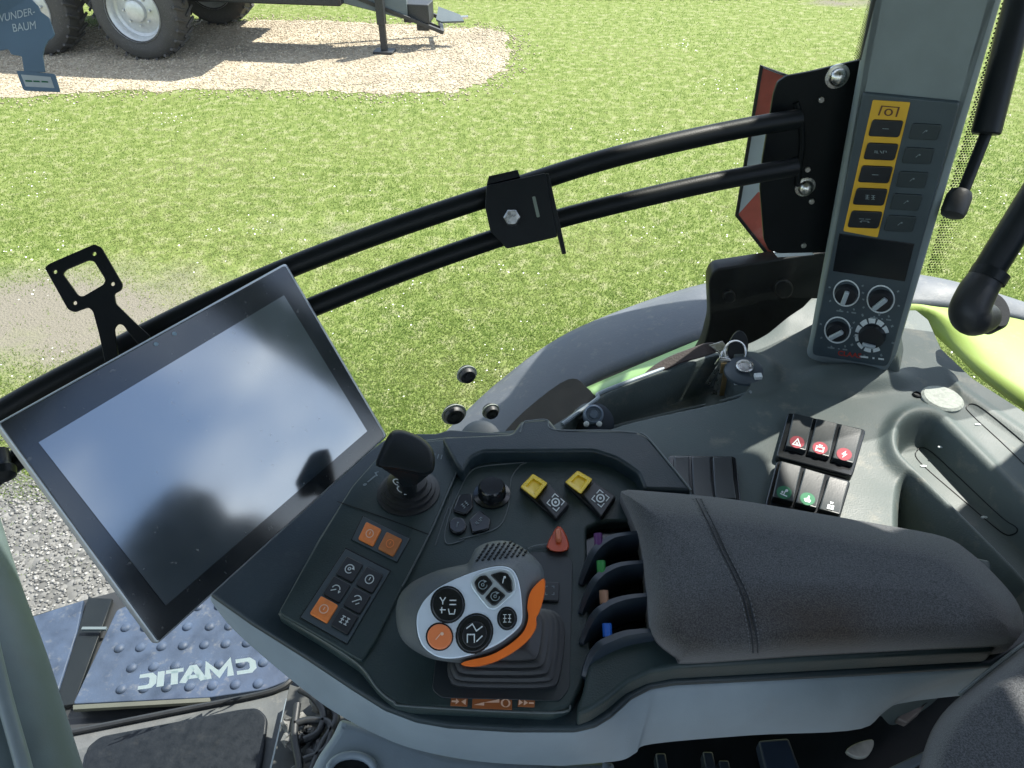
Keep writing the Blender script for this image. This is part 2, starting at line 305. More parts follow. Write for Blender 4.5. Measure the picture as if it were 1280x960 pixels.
ICON = {
 'ring': [('c', circ(.5, .5, .38)), ('l', [(.5, .3), (.5, .6)])],
 'cyc': [('l', circ(.5, .5, .38, 30, 330)), ('f', [(.75, .1), (1.0, .42), (.68, .42)]), ('c', circ(.5, .5, .12, n=10))],
 'arc': [('l', circ(.45, .55, .36, 180, 350)), ('f', [(.7, .55), (.98, .55), (.84, .8)]), ('l', [(.1, .85), (.5, .55)])],
 'arc2': [('l', circ(.5, .5, .38, 200, 340)), ('l', [(.2, .85), (.75, .3)]), ('l', [(.6, .9), (.85, .65)])],
 'grid': [('l', [(.12, .2), (.45, .2)]), ('l', [(.12, .5), (.45, .5)]), ('l', [(.12, .8), (.45, .8)]), ('l', [(.6, .2), (.9, .2)]), ('l', [(.6, .5), (.9, .5)]), ('l', [(.6, .8), (.9, .8)]), ('l', [(.28, .2), (.28, .8)]), ('l', [(.76, .2), (.76, .8)])],
 'pto': [('l', [(.1, .85), (.1, .15), (.9, .15), (.9, .85)]), ('c', circ(.5, .52, .2), .12)],
 'pto2': [('l', [(.05, .4), (.05, .05), (.4, .05)]), ('l', [(.6, .05), (.95, .05), (.95, .4)]), ('l', [(.95, .6), (.95, .95), (.6, .95)]), ('l', [(.4, .95), (.05, .95), (.05, .6)]), ('c', circ(.5, .5, .27), .1), ('f', circ(.5, .5, .1, n=10))],
 'tri': [('c', [(.5, .12), (.92, .85), (.08, .85)], .13), ('f', [(.5, .45), (.66, .72), (.34, .72)])],
 'batt': [('c', [(.12, .4), (.88, .4), (.88, .85), (.12, .85)], .14), ('l', [(.3, .2), (.7, .2)], .12), ('l', [(.5, .2), (.5, .36)], .12)],
 'bolt': [('f', [(.62, .05), (.2, .58), (.47, .55), (.36, .97), (.82, .4), (.54, .43)])],
 'plant': [('l', [(.1, .7), (.9, .85)], .12), ('l', [(.5, .75), (.6, .3)], .1), ('f', circ(.72, .25, .16, n=10)), ('f', circ(.3, .5, .12, n=10))],
 'hand': [('f', [(.1, .55), (.45, .4), (.5, .1), (.68, .15), (.66, .45), (.9, .6), (.8, .85), (.3, .85)]), ],
 'seat': [('f', [(.3, .05), (.7, .05), (.62, .3), (.38, .3)]), ('f', [(.15, .42), (.45, .42), (.45, .95), (.15, .95)]), ('f', [(.55, .42), (.85, .42), (.85, .95), (.55, .95)])],
 'bus': [('l', [(.05, .35), (.45, .35)]), ('l', [(.55, .35), (.95, .35)]), ('l', [(.2, .65), (.8, .65)]), ('f', circ(.2, .8, .09, n=8)), ('f', circ(.8, .8, .09, n=8))],
 'word': [('l', [(.05, .3), (.05, .7)]), ('l', [(.2, .3), (.2, .7), (.34, .7)]), ('l', [(.45, .3), (.6, .7)]), ('l', [(.7, .7), (.7, .3), (.92, .3), (.92, .55)])],
 'slash': [('l', [(.25, .7), (.55, .35)]), ('f', circ(.68, .32, .12, n=8))],
 'arrow4': [('l', [(.1, .15), (.25, .35), (.4, .15)]), ('l', [(.25, .3), (.25, .5)]), ('l', [(.6, .3), (.95, .3)]), ('l', [(.6, .5), (.95, .5)]), ('l', [(.1, .75), (.4, .75)]), ('l', [(.2, .62), (.2, .92)]), ('l', [(.55, .7), (.6, .95), (.85, .95), (.9, .72)])],
 'corners': [('l', [(.1, .3), (.1, .1), (.32, .1)], .07), ('l', [(.7, .1), (.92, .1), (.92, .3)], .07), ('l', [(.92, .7), (.92, .92), (.7, .92)], .07), ('l', [(.3, .92), (.1, .92), (.1, .7)], .07)],
 'waves': [('l', [(.1, .3), (.4, .1), (.6, .4), (.9, .2)]), ('l', [(.15, .9), (.15, .55), (.5, .55), (.5, .9)]), ('l', [(.6, .85), (.9, .6)])],
 'dash': [('l', [(.25, .5), (.75, .5)], .1)],
}
def inset(q, a, b=None):
    """sub-quad of a pixel quad: a=(u0,v0,u1,v1)"""
    def f(u, v): return tuple((q[0][i]*(1-u)*(1-v)+q[1][i]*u*(1-v)+q[2][i]*u*v+q[3][i]*(1-u)*v) for i in (0, 1))
    u0, v0, u1, v1 = a; return [f(u0, v0), f(u1, v0), f(u1, v1), f(u0, v1)]
def pgon(cx, cy, w, h, ang=0, sk=0):
    c, s = math.cos(math.radians(ang)), math.sin(math.radians(ang)); o = []
    for a, b in ((-1, -1), (1, -1), (1, 1), (-1, 1)): x, y = a*w/2+b*sk, b*h/2; o.append((cx+x*c-y*s, cy+x*s+y*c))
    return o
def ell(cx, cy, rx, ry, n=28, ang=0):
    c, s = math.cos(math.radians(ang)), math.sin(math.radians(ang)); return [(cx+rx*math.cos(2*math.pi*k/n)*c-ry*math.sin(2*math.pi*k/n)*s, cy+rx*math.cos(2*math.pi*k/n)*s+ry*math.sin(2*math.pi*k/n)*c) for k in range(n)]

def dusty(m, col, k, lo=.55, hi=.75, sc=45):
    N = m.node_tree.nodes; L = m.node_tree.links; b = N['Principled BSDF']; src = b.inputs['Base Color'].links[0].from_socket; tc = N.new('ShaderNodeTexCoord'); n = N.new('ShaderNodeTexNoise'); n.inputs['Scale'].default_value = sc; n.inputs['Detail'].default_value = 10; n.inputs['Roughness'].default_value = .75; L.new(tc.outputs['Object'], n.inputs['Vector'])
    r = N.new('ShaderNodeMapRange'); r.inputs['From Min'].default_value = lo; r.inputs['From Max'].default_value = hi; r.inputs['To Max'].default_value = k; L.new(n.outputs['Fac'], r.inputs['Value']); x = N.new('ShaderNodeMix'); x.data_type = 'RGBA'; x.inputs['B'].default_value = (*col, 1); L.new(src, x.inputs['A']); L.new(r.outputs[0], x.inputs['Factor']); L.new(x.outputs['Result'], b.inputs['Base Color'])
for m_, k_ in ((M_deck, .07), (M_deck2, .06), (M_black, .012), (M_paint, .006), (M_joyg, .15), (M_shell, .18), (M_pillar, .12), (M_fender, .5), (M_lime, .3), (M_step, .42), (M_floor, .5), (M_mat, .06), (M_key, .02), (M_rubber, .03), (M_orange, .15), (M_ylabel, .15), (M_yellow, .15), (M_tyre, .5), (M_chassis, .3), (M_rim, .3), (M_redrefl, .3)): dusty(m_, (.24, .23, .20), k_)
def sdf(poly, X, Y):
    d = np.full(X.shape, 1e9); ins = np.zeros(X.shape, bool); n = len(poly)
    for i in range(n):
        x1, y1 = poly[i]; x2, y2 = poly[(i+1) % n]; ex, ey = x2-x1, y2-y1; t = np.clip(((X-x1)*ex+(Y-y1)*ey)/(ex*ex+ey*ey+1e-9), 0, 1); d = np.minimum(d, np.hypot(X-x1-t*ex, Y-y1-t*ey))
        c = ((y1 > Y) != (y2 > Y)); ins ^= c & (X < (x2-x1)*(Y-y1)/(y2-y1+1e-12)+x1)
    return np.where(ins, d, -d)
# ================================================================== WORLD, SUN, CAMERA
SUN_EL = math.radians(54); SUN_AZ = Vector((.80, .60)).normalized()
def world():
    w = bpy.data.worlds.new('World'); SC.world = w; w.use_nodes = True; N = w.node_tree.nodes; L = w.node_tree.links; bg = N['Background']
    s = N.new('ShaderNodeTexSky'); s.sky_type = 'NISHITA'; s.sun_disc = False; s.sun_elevation = SUN_EL; s.sun_rotation = math.atan2(SUN_AZ.x, SUN_AZ.y); s.altitude = 50; s.air_density = 1.; s.dust_density = .6
    tc = N.new('ShaderNodeTexCoord'); mp = N.new('ShaderNodeMapping'); mp.inputs['Scale'].default_value = (1, 1, 2.2); mp.inputs['Location'].default_value = (.35, .2, 0); L.new(tc.outputs['Generated'], mp.inputs[0])
    nz = N.new('ShaderNodeTexNoise'); nz.inputs['Scale'].default_value = 2.6; nz.inputs['Detail'].default_value = 7; nz.inputs['Roughness'].default_value = .55; L.new(mp.outputs[0], nz.inputs['Vector'])
    r = N.new('ShaderNodeValToRGB'); r.color_ramp.elements[0].position = .47; r.color_ramp.elements[1].position = .66; L.new(nz.outputs['Fac'], r.inputs[0])
    mx = N.new('ShaderNodeMix'); mx.data_type = 'RGBA'; mx.inputs['B'].default_value = (9.5, 10, 10.6, 1); L.new(r.outputs[0], mx.inputs['Factor']); L.new(s.outputs[0], mx.inputs['A']); L.new(mx.outputs['Result'], bg.inputs[0]); bg.inputs[1].default_value = .10
world()
sl = bpy.data.lights.new('sun', 'SUN'); sl.energy = 4.2; sl.angle = math.radians(.53); sl.color = (1, .95, .86); so = bpy.data.objects.new('sun', sl); COL.objects.link(so)
sd = Vector((SUN_AZ.x*math.cos(SUN_EL), SUN_AZ.y*math.cos(SUN_EL), math.sin(SUN_EL))); so.rotation_euler = sd.to_track_quat('Z', 'Y').to_euler(); so.location = (3, 2, 8)
cd = bpy.data.cameras.new('camera'); cd.sensor_width = 36; cd.lens = 36*F/1280; cd.clip_end = 3000; cd.clip_start = .02; co = bpy.data.objects.new('camera', cd); COL.objects.link(co); co.location = EYE; co.rotation_euler = (math.pi/2-PITCH, 0, 0); SC.camera = co
SC.view_settings.view_transform = 'Standard'; SC.view_settings.look = 'None'; SC.view_settings.exposure = 1.55; SC.view_settings.gamma = 1
SC.cycles.max_bounces = 7; SC.cycles.transparent_max_bounces = 16; SC.cycles.caustics_reflective = False; SC.cycles.caustics_refractive = False
# ================================================================== GROUND
G = PZ(0)
def g2(px, py): p = up(px, py, G); return (p.x, p.y)
def ground_mat():
    m = bpy.data.materials.new('grass_soil'); m.use_nodes = True; nt = m.node_tree; N = nt.nodes; L = nt.links; b = N['Principled BSDF']; b.inputs['Roughness'].default_value = .95; b.inputs['Specular IOR Level'].default_value = .1
    tc = N.new('ShaderNodeTexCoord')
    def nz(s, d=5): n = N.new('ShaderNodeTexNoise'); n.inputs['Scale'].default_value = s; n.inputs['Detail'].default_value = d; n.inputs['Roughness'].default_value = .6; L.new(tc.outputs['Object'], n.inputs['Vector']); return n
    a = nz(9, 8); r = N.new('ShaderNodeValToRGB'); e = r.color_ramp; e.elements[0].position = .36; e.elements[0].color = (.11, .15, .04, 1); e.elements[1].position = .66; e.elements[1].color = (.24, .25, .13, 1); q = e.elements.new(.5); q.color = (.16, .20, .06, 1); L.new(a.outputs['Fac'], r.inputs[0])
    # worn bare soil patches
    so = N.new('ShaderNodeMix'); so.data_type = 'RGBA'; so.inputs['B'].default_value = (.175, .160, .128, 1); L.new(r.outputs[0], so.inputs['A'])
    c = nz(1.1, 7); acc = None
    for (x, y, rx, ry, k) in BARE:
        mp = N.new('ShaderNodeMapping'); mp.vector_type = 'POINT'; mp.inputs['Location'].default_value = (-x/rx, -y/ry, 0); mp.inputs['Scale'].default_value = (1/rx, 1/ry, 1); L.new(tc.outputs['Object'], mp.inputs[0])
        ln = N.new('ShaderNodeVectorMath'); ln.operation = 'LENGTH'; L.new(mp.outputs[0], ln.inputs[0])
        s = N.new('ShaderNodeMapRange'); s.inputs['From Min'].default_value = 1.25; s.inputs['From Max'].default_value = .3; s.inputs['To Max'].default_value = k; L.new(ln.outputs['Value'], s.inputs['Value'])
        if acc is None: acc = s.outputs[0]
        else: ma = N.new('ShaderNodeMath'); ma.operation = 'MAXIMUM'; L.new(acc, ma.inputs[0]); L.new(s.outputs[0], ma.inputs[1]); acc = ma.outputs[0]
    ad = N.new('ShaderNodeMath'); ad.operation = 'ADD'; L.new(acc, ad.inputs[0]); L.new(c.outputs['Fac'], ad.inputs[1])
    t = N.new('ShaderNodeMapRange'); t.inputs['From Min'].default_value = .78; t.inputs['From Max'].default_value = 1.15; L.new(ad.outputs[0], t.inputs['Value']); L.new(t.outputs[0], so.inputs['Factor'])
    L.new(so.outputs['Result'], b.inputs['Base Color']); f = nz(60, 4); bp = N.new('ShaderNodeBump'); bp.inputs['Strength'].default_value = .8; bp.inputs['Distance'].default_value = .02; L.new(f.outputs['Fac'], bp.inputs['Height']); L.new(bp.outputs[0], b.inputs['Normal']); return m
bx, by = g2(50, 400); b2, c2 = g2(420, 285); b3, c3 = g2(1105, 4)
b5, c5 = g2(60, 560)
BARE = [(bx, by, 2.1, .95, .72), (b2, c2, 1.1, .3, .36), (b3, c3, 1.8, .35, .6), (b5, c5, 1.2, .25, .4)]
def bare_at(x, y):
    return np.max([k*np.clip((1.25-np.hypot((x-a)/rx, (y-b)/ry))/.95, 0, 1) for a, b, rx, ry, k in BARE], axis=0)
gm = MB(); S = 600; gm.add([(-S, -S, 0), (S, -S, 0), (S, S, 0), (-S, S, 0)], [(0, 1, 2, 3)]); go = gm.build('ground', ground_mat(), smooth=False); prop(go, 'wide green lawn ground outside the cab', None, None, 'structure')
def gravel_mat(name, c0, c1, c2, sc):
    m = bpy.data.materials.new(name); m.use_nodes = True; N = m.node_tree.nodes; L = m.node_tree.links; b = N['Principled BSDF']; b.inputs['Roughness'].default_value = .9; b.inputs['Specular IOR Level'].default_value = .2
    tc = N.new('ShaderNodeTexCoord'); v = N.new('ShaderNodeTexVoronoi'); v.inputs['Scale'].default_value = sc; L.new(tc.outputs['Object'], v.inputs['Vector'])
    r = N.new('ShaderNodeValToRGB'); r.color_ramp.elements[0].color = (*c0, 1); r.color_ramp.elements[1].color = (*c2, 1); q = r.color_ramp.elements.new(.55); q.color = (*c1, 1); L.new(v.outputs['Color'], r.inputs[0])
    n = N.new('ShaderNodeTexNoise'); n.inputs['Scale'].default_value = 1.6; n.inputs['Detail'].default_value = 6; L.new(tc.outputs['Object'], n.inputs['Vector'])
    mr = N.new('ShaderNodeMapRange'); mr.inputs['From Min'].default_value = .3; mr.inputs['From Max'].default_value = .7; mr.inputs['To Min'].default_value = .72; mr.inputs['To Max'].default_value = 1.15; L.new(n.outputs['Fac'], mr.inputs['Value'])
    s = N.new('ShaderNodeVectorMath'); s.operation = 'SCALE'; L.new(r.outputs[0], s.inputs[0]); L.new(mr.outputs[0], s.inputs['Scale']); L.new(s.outputs[0], b.inputs['Base Color'])
    bp = N.new('ShaderNodeBump'); bp.inputs['Strength'].default_value = 1.; bp.inputs['Distance'].default_value = .012; bp.invert = True; L.new(v.outputs['Distance'], bp.inputs['Height']); L.new(bp.outputs[0], b.inputs['Normal']); return m
def sheet(name, px, z, m, label, jag=.05):
    P = [Vector((*g2(a, b), 0)) for a, b in px]; P = cr(P, 14, True); out = []; n_ = len(P)
    for i, p in enumerate(P):
        t = (P[(i+1) % n_]-P[i-1]).normalized(); out.append(p+Vector((-t.y, t.x, 0))*float(rng.uniform(-jag, jag)+jag*1.1*math.sin(i*.31+1.3)*math.sin(i*.83))+Vector((0, 0, z)))
    f = [tuple(t) for t in tessellate_polygon([[Vector((p.x, p.y, 0)) for p in out]])]
    o = mk(name, out, f, m, None, False); prop(o, label, None, None, 'structure'); return [(p.x, p.y) for p in out]
GP1 = sheet('gravel_path', [(-300, 62), (0, 40), (250, 26), (420, 27), (560, 35), (622, 38), (636, 62), (632, 84), (600, 104), (550, 116), (430, 115), (300, 112), (100, 116), (-150, 135), (-300, 150)], .004, gravel_mat('gravel_far', (.25, .21, .155), (.36, .305, .225), (.46, .40, .30), 26), 'pale tan gravel strip the trailer stands on')
GP2 = sheet('gravel_yard', [(-700, 640), (-300, 600), (0, 590), (140, 600), (300, 640), (420, 760), (460, 1300), (-900, 1300)], .004, gravel_mat('gravel_near', (.08, .08, .078), (.14, .138, .13), (.22, .215, .205), 34), 'grey gravel beside the tractor below the door', .03)
yd = MB(); yd.add([(-14, -30, .003), (14, -30, .003), (14, 1.25, .003), (-14, 1.25, .003)], [(0, 1, 2, 3)]); yo = yd.build('gravel_yard', bpy.data.materials['gravel_near'], smooth=False); prop(yo, 'grey gravel yard the tractor stands on', None, None, 'structure')
def inpoly(x, y, poly):
    r = np.zeros(len(x), bool); n = len(poly)
    for i in range(n):
        x1, y1 = poly[i]; x2, y2 = poly[(i+1) % n]; c = ((y1 > y) != (y2 > y)); 
        if abs(y2-y1) < 1e-12: continue
        r ^= c & (x < (x2-x1)*(y-y1)/(y2-y1)+x1)
    return r
def blade_mat(name, cols):
    m = bpy.data.materials.new(name); m.use_nodes = True; N = m.node_tree.nodes; L = m.node_tree.links; b = N['Principled BSDF']; b.inputs['Roughness'].default_value = .6; b.inputs['Specular IOR Level'].default_value = .25
    g = N.new('ShaderNodeNewGeometry'); tc = N.new('ShaderNodeTexCoord'); n = N.new('ShaderNodeTexNoise'); n.inputs['Scale'].default_value = .55; n.inputs['Detail'].default_value = 8; n.inputs['Roughness'].default_value = .5; L.new(tc.outputs['Object'], n.inputs['Vector'])
    a = N.new('ShaderNodeMath'); a.operation = 'MULTIPLY_ADD'; a.inputs[1].default_value = .26; L.new(g.outputs['Random Per Island'], a.inputs[0])
    k = N.new('ShaderNodeMapRange'); k.inputs['From Min'].default_value = .3; k.inputs['From Max'].default_value = .7; k.inputs['To Min'].default_value = -.06; k.inputs['To Max'].default_value = .76; L.new(n.outputs['Fac'], k.inputs['Value']); L.new(k.outputs[0], a.inputs[2])
    r = N.new('ShaderNodeValToRGB'); cr_ = r.color_ramp; cr_.elements[0].color = (*cols[0], 1); cr_.elements[1].color = (*cols[-1], 1)
    for i, c in enumerate(cols[1:-1]): e = cr_.elements.new((i+1)/(len(cols)-1)); e.color = (*c, 1)
    L.new(a.outputs[0], r.inputs[0]); L.new(r.outputs[0], b.inputs['Base Color'])
    t = N.new('ShaderNodeBsdfTranslucent'); L.new(r.outputs[0], t.inputs[0]); mx = N.new('ShaderNodeMixShader'); mx.inputs[0].default_value = .42; L.new(b.outputs[0], mx.inputs[1]); L.new(t.outputs[0], mx.inputs[2]); L.new(mx.outputs[0], N['Material Output'].inputs[0]); return m
def tri_mesh(name, V, m, label, nper=3):
    n = len(V)//nper; me = bpy.data.meshes.new(name); me.vertices.add(len(V)); me.vertices.foreach_set('co', V.astype(np.float32).ravel()); me.loops.add(len(V)); me.loops.foreach_set('vertex_index', np.arange(len(V), dtype=np.int32))
    me.polygons.add(n); me.polygons.foreach_set('loop_start', np.arange(0, len(V), nper, dtype=np.int32)); me.polygons.foreach_set('loop_total', np.full(n, nper, np.int32)); me.update(calc_edges=True); me.materials.append(m)
    o = bpy.data.objects.new(name, me); COL.objects.link(o); prop(o, label, None, None, 'stuff'); return o
def field(n, lo=2.0, hi=15.5):
    u = rng.random(n*2); y = (lo**-1.0 + u*(hi**-1.0-lo**-1.0))**-1.0; x = rng.uniform(-1, 1, n*2)*(y*.75+1.6); return x[:n], y[:n]
def blades(n):
    x, y = field(n); k = (rng.random(len(x)) > np.clip((sdf(GP1[::2], x, y)+.30+.22*np.sin(x*5.1+2*np.sin(y*3.3))*np.sin(y*6.7+x*2.1))/.75, 0, .985)) & (rng.random(len(x)) > np.clip((sdf(GP2[::2], x, y)+.05)/.25, 0, .99)) & (rng.random(len(x)) > bare_at(x, y)*1.35); x = x[k]; y = y[k]; n = len(x)
    a = rng.uniform(0, 2*np.pi, n); sc = .75+.25*y/4; w = rng.uniform(.0020, .0042, n)*sc; h = rng.uniform(.008, .025, n)*(.8+.1*y/5); ln = rng.normal(0, .5, (n, 2))*h[:, None]
    V = np.zeros((n, 3, 3)); V[:, 0] = np.c_[x+np.cos(a)*w, y+np.sin(a)*w, np.zeros(n)]; V[:, 1] = np.c_[x-np.cos(a)*w, y-np.sin(a)*w, np.zeros(n)]; V[:, 2] = np.c_[x+ln[:, 0], y+ln[:, 1], h]; return V.reshape(-1, 3)
tri_mesh('grass', blades(850000), blade_mat('grass_blades', [(.105, .18, .032), (.155, .235, .046), (.21, .275, .070), (.285, .315, .12), (.36, .345, .20)]), 'short mown spring grass with straw coloured tufts')
def daisies(n):
    x, y = field(n); cx, cy = field(90); i = rng.integers(0, 90, n); m = rng.random(n) < .75; x = np.where(m, cx[i]+rng.normal(0, .16, n), x); y = np.where(m, cy[i]+rng.normal(0, .16, n), y)
    k = (y > 3.2) & ~inpoly(x, y, GP1) & ~inpoly(x, y, GP2); x = x[k]; y = y[k]; n = len(x); r = rng.uniform(.0035, .0065, n)*(.6+y*.09); V = np.zeros((n, 6, 3)); t = rng.normal(0, .25, (n, 2)); z = rng.uniform(.035, .06, n)
    for q in range(6): c, s = math.cos(q*math.pi/3), math.sin(q*math.pi/3); V[:, q] = np.c_[x+r*c, y+r*s, z+r*(c*t[:, 0]+s*t[:, 1])]
    return V.reshape(-1, 3)
tri_mesh('daisies', daisies(1500), mat('daisy_white', (.78, .78, .72), .7), 'tiny white daisies dotted across the lawn', 6)
OCT = np.array([(1, 0, 0), (0, 1, 0), (-1, 0, 0), (0, -1, 0), (0, 0, 1), (0, 0, -1)], float); OF = [(0, 1, 4), (1, 2, 4), (2, 3, 4), (3, 0, 4), (1, 0, 5), (2, 1, 5), (3, 2, 5), (0, 3, 5)]
def pebbles(name, poly, n, r0, r1, m, label, box):
    x = rng.uniform(box[0], box[1], n); y = rng.uniform(box[2], box[3], n); k = rng.random(len(x)) < np.clip((sdf(poly[::2], x, y)+.42)/.55, 0, 1)**1.6; x = x[k]; y = y[k]; n = len(x); R = rng.uniform(r0, r1, n)
    P = OCT[None]*(R[:, None, None]*rng.uniform(.55, 1.2, (n, 6, 1))); a = rng.uniform(0, 6.28, n); c, s = np.cos(a), np.sin(a); X = P[:, :, 0]*c[:, None]-P[:, :, 1]*s[:, None]; Y = P[:, :, 0]*s[:, None]+P[:, :, 1]*c[:, None]
    P = np.stack([X+x[:, None], Y+y[:, None], P[:, :, 2]*.6+.006], 2); V = P[:, np.array(OF).ravel()].reshape(-1, 3); 
    vs = P.reshape(-1, 3); me = bpy.data.meshes.new(name); me.vertices.add(len(vs)); me.vertices.foreach_set('co', vs.astype(np.float32).ravel()); F_ = (np.array(OF)[None]+6*np.arange(n)[:, None, None]).reshape(-1, 3)
    me.loops.add(F_.size); me.loops.foreach_set('vertex_index', F_.astype(np.int32).ravel()); me.polygons.add(len(F_)); me.polygons.foreach_set('loop_start', np.arange(0, F_.size, 3, dtype=np.int32)); me.polygons.foreach_set('loop_total', np.full(len(F_), 3, np.int32)); me.update(calc_edges=True); me.materials.append(m)
    o = bpy.data.objects.new(name, me); COL.objects.link(o); prop(o, label, None, None, 'stuff')
def peb_mat(name, cols):
    m = bpy.data.materials.new(name); m.use_nodes = True; N = m.node_tree.nodes; L = m.node_tree.links; b = N['Principled BSDF']; b.inputs['Roughness'].default_value = .85; g = N.new('ShaderNodeNewGeometry'); r = N.new('ShaderNodeValToRGB'); r.color_ramp.elements[0].color = (*cols[0], 1); r.color_ramp.elements[1].color = (*cols[-1], 1)
    for i, c in enumerate(cols[1:-1]): e = r.color_ramp.elements.new((i+1)/(len(cols)-1)); e.color = (*c, 1)
    L.new(g.outputs['Random Per Island'], r.inputs[0]); L.new(r.outputs[0], b.inputs['Base Color']); return m
pebbles('gravel', GP2, 34000, .005, .014, peb_mat('pebbles_grey', [(.08, .078, .075), (.12, .118, .11), (.16, .156, .148), (.22, .215, .20), (.32, .31, .29)]), 'loose grey gravel stones lying beside the tractor', (-4, .5, 1.2, 3.6))
pebbles('gravel', GP1, 90000, .006, .019, peb_mat('pebbles_tan', [(.22, .185, .13), (.34, .28, .20), (.42, .355, .26), (.55, .48, .37)]), 'loose tan gravel stones lying around the trailer', (-12, 2.2, 7.2, 14))
# dry leaf litter beyond the lawn
def litter(n):
    x = rng.uniform(-9, 12, n); y = 13.15+rng.random(n)**1.3*4; a = rng.uniform(0, 6.28, n); r = rng.uniform(.02, .05, n); z = rng.uniform(.005, .12, n); V = np.zeros((n, 4, 3)); t = rng.normal(0, .5, (n, 2))
    for q in range(4): c, s = np.cos(a+q*1.57), np.sin(a+q*1.57); k = r*(1 if q % 2 else .5); V[:, q] = np.c_[x+k*c, y+k*s, z+k*(c*t[:, 0]+s*t[:, 1])]
    return V.reshape(-1, 3)
tri_mesh('leaf_litter', litter(26000), peb_mat('dry_leaves', [(.16, .12, .08), (.28, .22, .15), (.38, .30, .21), (.46, .38, .29)]), 'dry brown leaves and straw along the far lawn edge', 4)
# ================================================================== TRAILER
Tx = Vector((.99, -.14, 0)).normalized(); Ty = Vector((.14, .99, 0)).normalized(); Tz = Vector((0, 0, 1))
w2 = up(194, 70, G); tb = w2+Tx*1.0+Ty*1.0
tr = thing('farm_trailer', tb, 'dark farm trailer on big rimmed tyres with a parking leg on gravel', 'trailer')
def wheel(c, name='wheel'):
    R = .56; W = .46; prof = [(.33, -W/2+.03), (.42, -W/2), (.50, -W/2+.02), (.55, -W/2+.07), (.56, 0), (.55, W/2-.07), (.50, W/2-.02), (.42, W/2), (.33, W/2-.03)]
    v, f = lathe_geo(c+Tz*R, Ty, prof, 48); mb = MB(); mb.add(v, f[:-2])
    for k in range(26):     # chevron lugs
        for sgn in (-1, 1):
            a = 2*math.pi*(k+.5*(sgn > 0))/26; pts = []
            for j in range(4):
                aa = a+j*.045; rr = .572-.006*j; pts.append(c+Tz*R+(Tx*math.cos(aa)+Tz*math.sin(aa))*rr+Ty*(sgn*(.01+.066*j)))
            vv, ff = tube_geo(pts, .019, 5); mb.add(vv, ff)
    ty = mb.build('tyre', M_tyre, tr)
    v, f = lathe_geo(c+Tz*R-Ty*(W/2-.02), Ty, [(.345, -.012), (.35, .01), (.325, .03), (.30, .12), (.27, .14), (.13, .10), (.12, .05), (.10, .04), (.01, .04)], 40); nb = MB(); nb.add(v, f[:-2]+f[-1:])
    for k in range(8):
        a = 2*math.pi*k/8; p = c+Tz*R-Ty*(W/2-.02-.11)+(Tx*math.cos(a)+Tz*math.sin(a))*.17; v, f = lathe_geo(p, -Ty, [(.016, 0), (.016, .03), (.012, .034)], 8); nb.add(v, f)
    nb.build('rim', M_rim, ty); return ty
wheel(w2); wheel(w2-Tx*1.45); wheel(w2+Ty*1.75+Tx*.12); wheel(w2-Tx*1.45+Ty*1.75)
mb = MB(); ax = (Tx, Ty, Tz)
for s in (.42, 1.42): mb.box(w2+Ty*s+Tx*(-.9)+Tz*.86, (4.6, .12, .2), ax)
for t in (0, -1.45): mb.box(w2+Ty*.9+Tx*t+Tz*.56, (.14, 1.6, .14), ax)
mb.build('chassis', M_chdark, tr, bevel=.006)
mb = MB(); mb.box(w2+Ty*.9+Tx*(-1.2)+Tz*1.25, (5.4, 2.2, .5), ax); mb.build('load_bed', M_chassis, tr, bevel=.02)
ft = up(481, 66, G)
def tl(px, py, dy): # point above ground on vertical plane through leg foot shifted dy
    return up(px, py, (ft+Vector((0, dy, 0)), Vector((.14, -.99, 0))))
mb = MB(); mb.box(ft+Tz*.02, (.26, .2, .03), ax); mb.box(ft+Tz*.36, (.075, .075, .66), ax); mb.box(ft+Tz*.62, (.10, .10, .55), ax); mb.build('parking_leg', M_chdark, tr, bevel=.004)
mb = MB()
a = tl(380, -30, .12); b = tl(553, 40, .12); d = (b-a).normalized(); n = d.cross(Vector((0, 1, 0))).normalized(); bx_ = (d, d.cross(n).normalized(), n)
mb.box((a+b)/2-n*.0+Vector((0, 0, 0)), ((b-a).length, .05, .045), bx_); mb.box((a+b)/2+Vector((0, .62, 0)), ((b-a).length, .05, .045), bx_); mb.box(b+Vector((0, .31, 0))-d*.05, (.05, .66, .05), bx_)
mb.build('drawbar_frame', M_chdark, tr, bevel=.004)
mb = MB()
def hex8(lo, hi): mb.add(lo+hi, [(0, 1, 2, 3), (4, 7, 6, 5), (0, 4, 5, 1), (1, 5, 6, 2), (2, 6, 7, 3), (3, 7, 4, 0)])
lo = [tl(420, 2, .1), tl(510, 25, .12), tl(512, 25, .5), tl(422, 2, .5)]; hi = [p+Vector((0, 0, .42)) for p in lo]; hex8(lo, hi); mb.build('drawbar', M_chassis, tr, bevel=.01)
mb = MB(); mb.box(tl(523, 14, .28), (.34, .28, .22), ax); mb.box(tl(530, 26, .28), (.16, .2, .2), ax); mb.build('hydraulic_block', M_chdark, tr, bevel=.01)
slab('hitch_plate', [(548, 8), (575, 18), (580, 26), (552, 27), (545, 24)], (tl(560, 20, .3), Vector((0, -.5, .85)).normalized()), .03, M_chassis, tr)
tube('hitch_eye', [tl(572, 22, .3), tl(585, 21, .3)], .02, M_steel, tr, 10, 2)
for k in range(3): tube('hose', [tl(470+k*12, -8, .2), tl(500+k*8, 6+k*3, .2), tl(520+k*5, 24, .22), tl(545+k*2, 38-k*2, .3)], .014, M_rubber, tr, 8)
mb = MB(); mb.box(tl(330, -22, .6), (2.2, .7, .35), ax); mb.build('side_box', M_chdark, tr, bevel=.02)
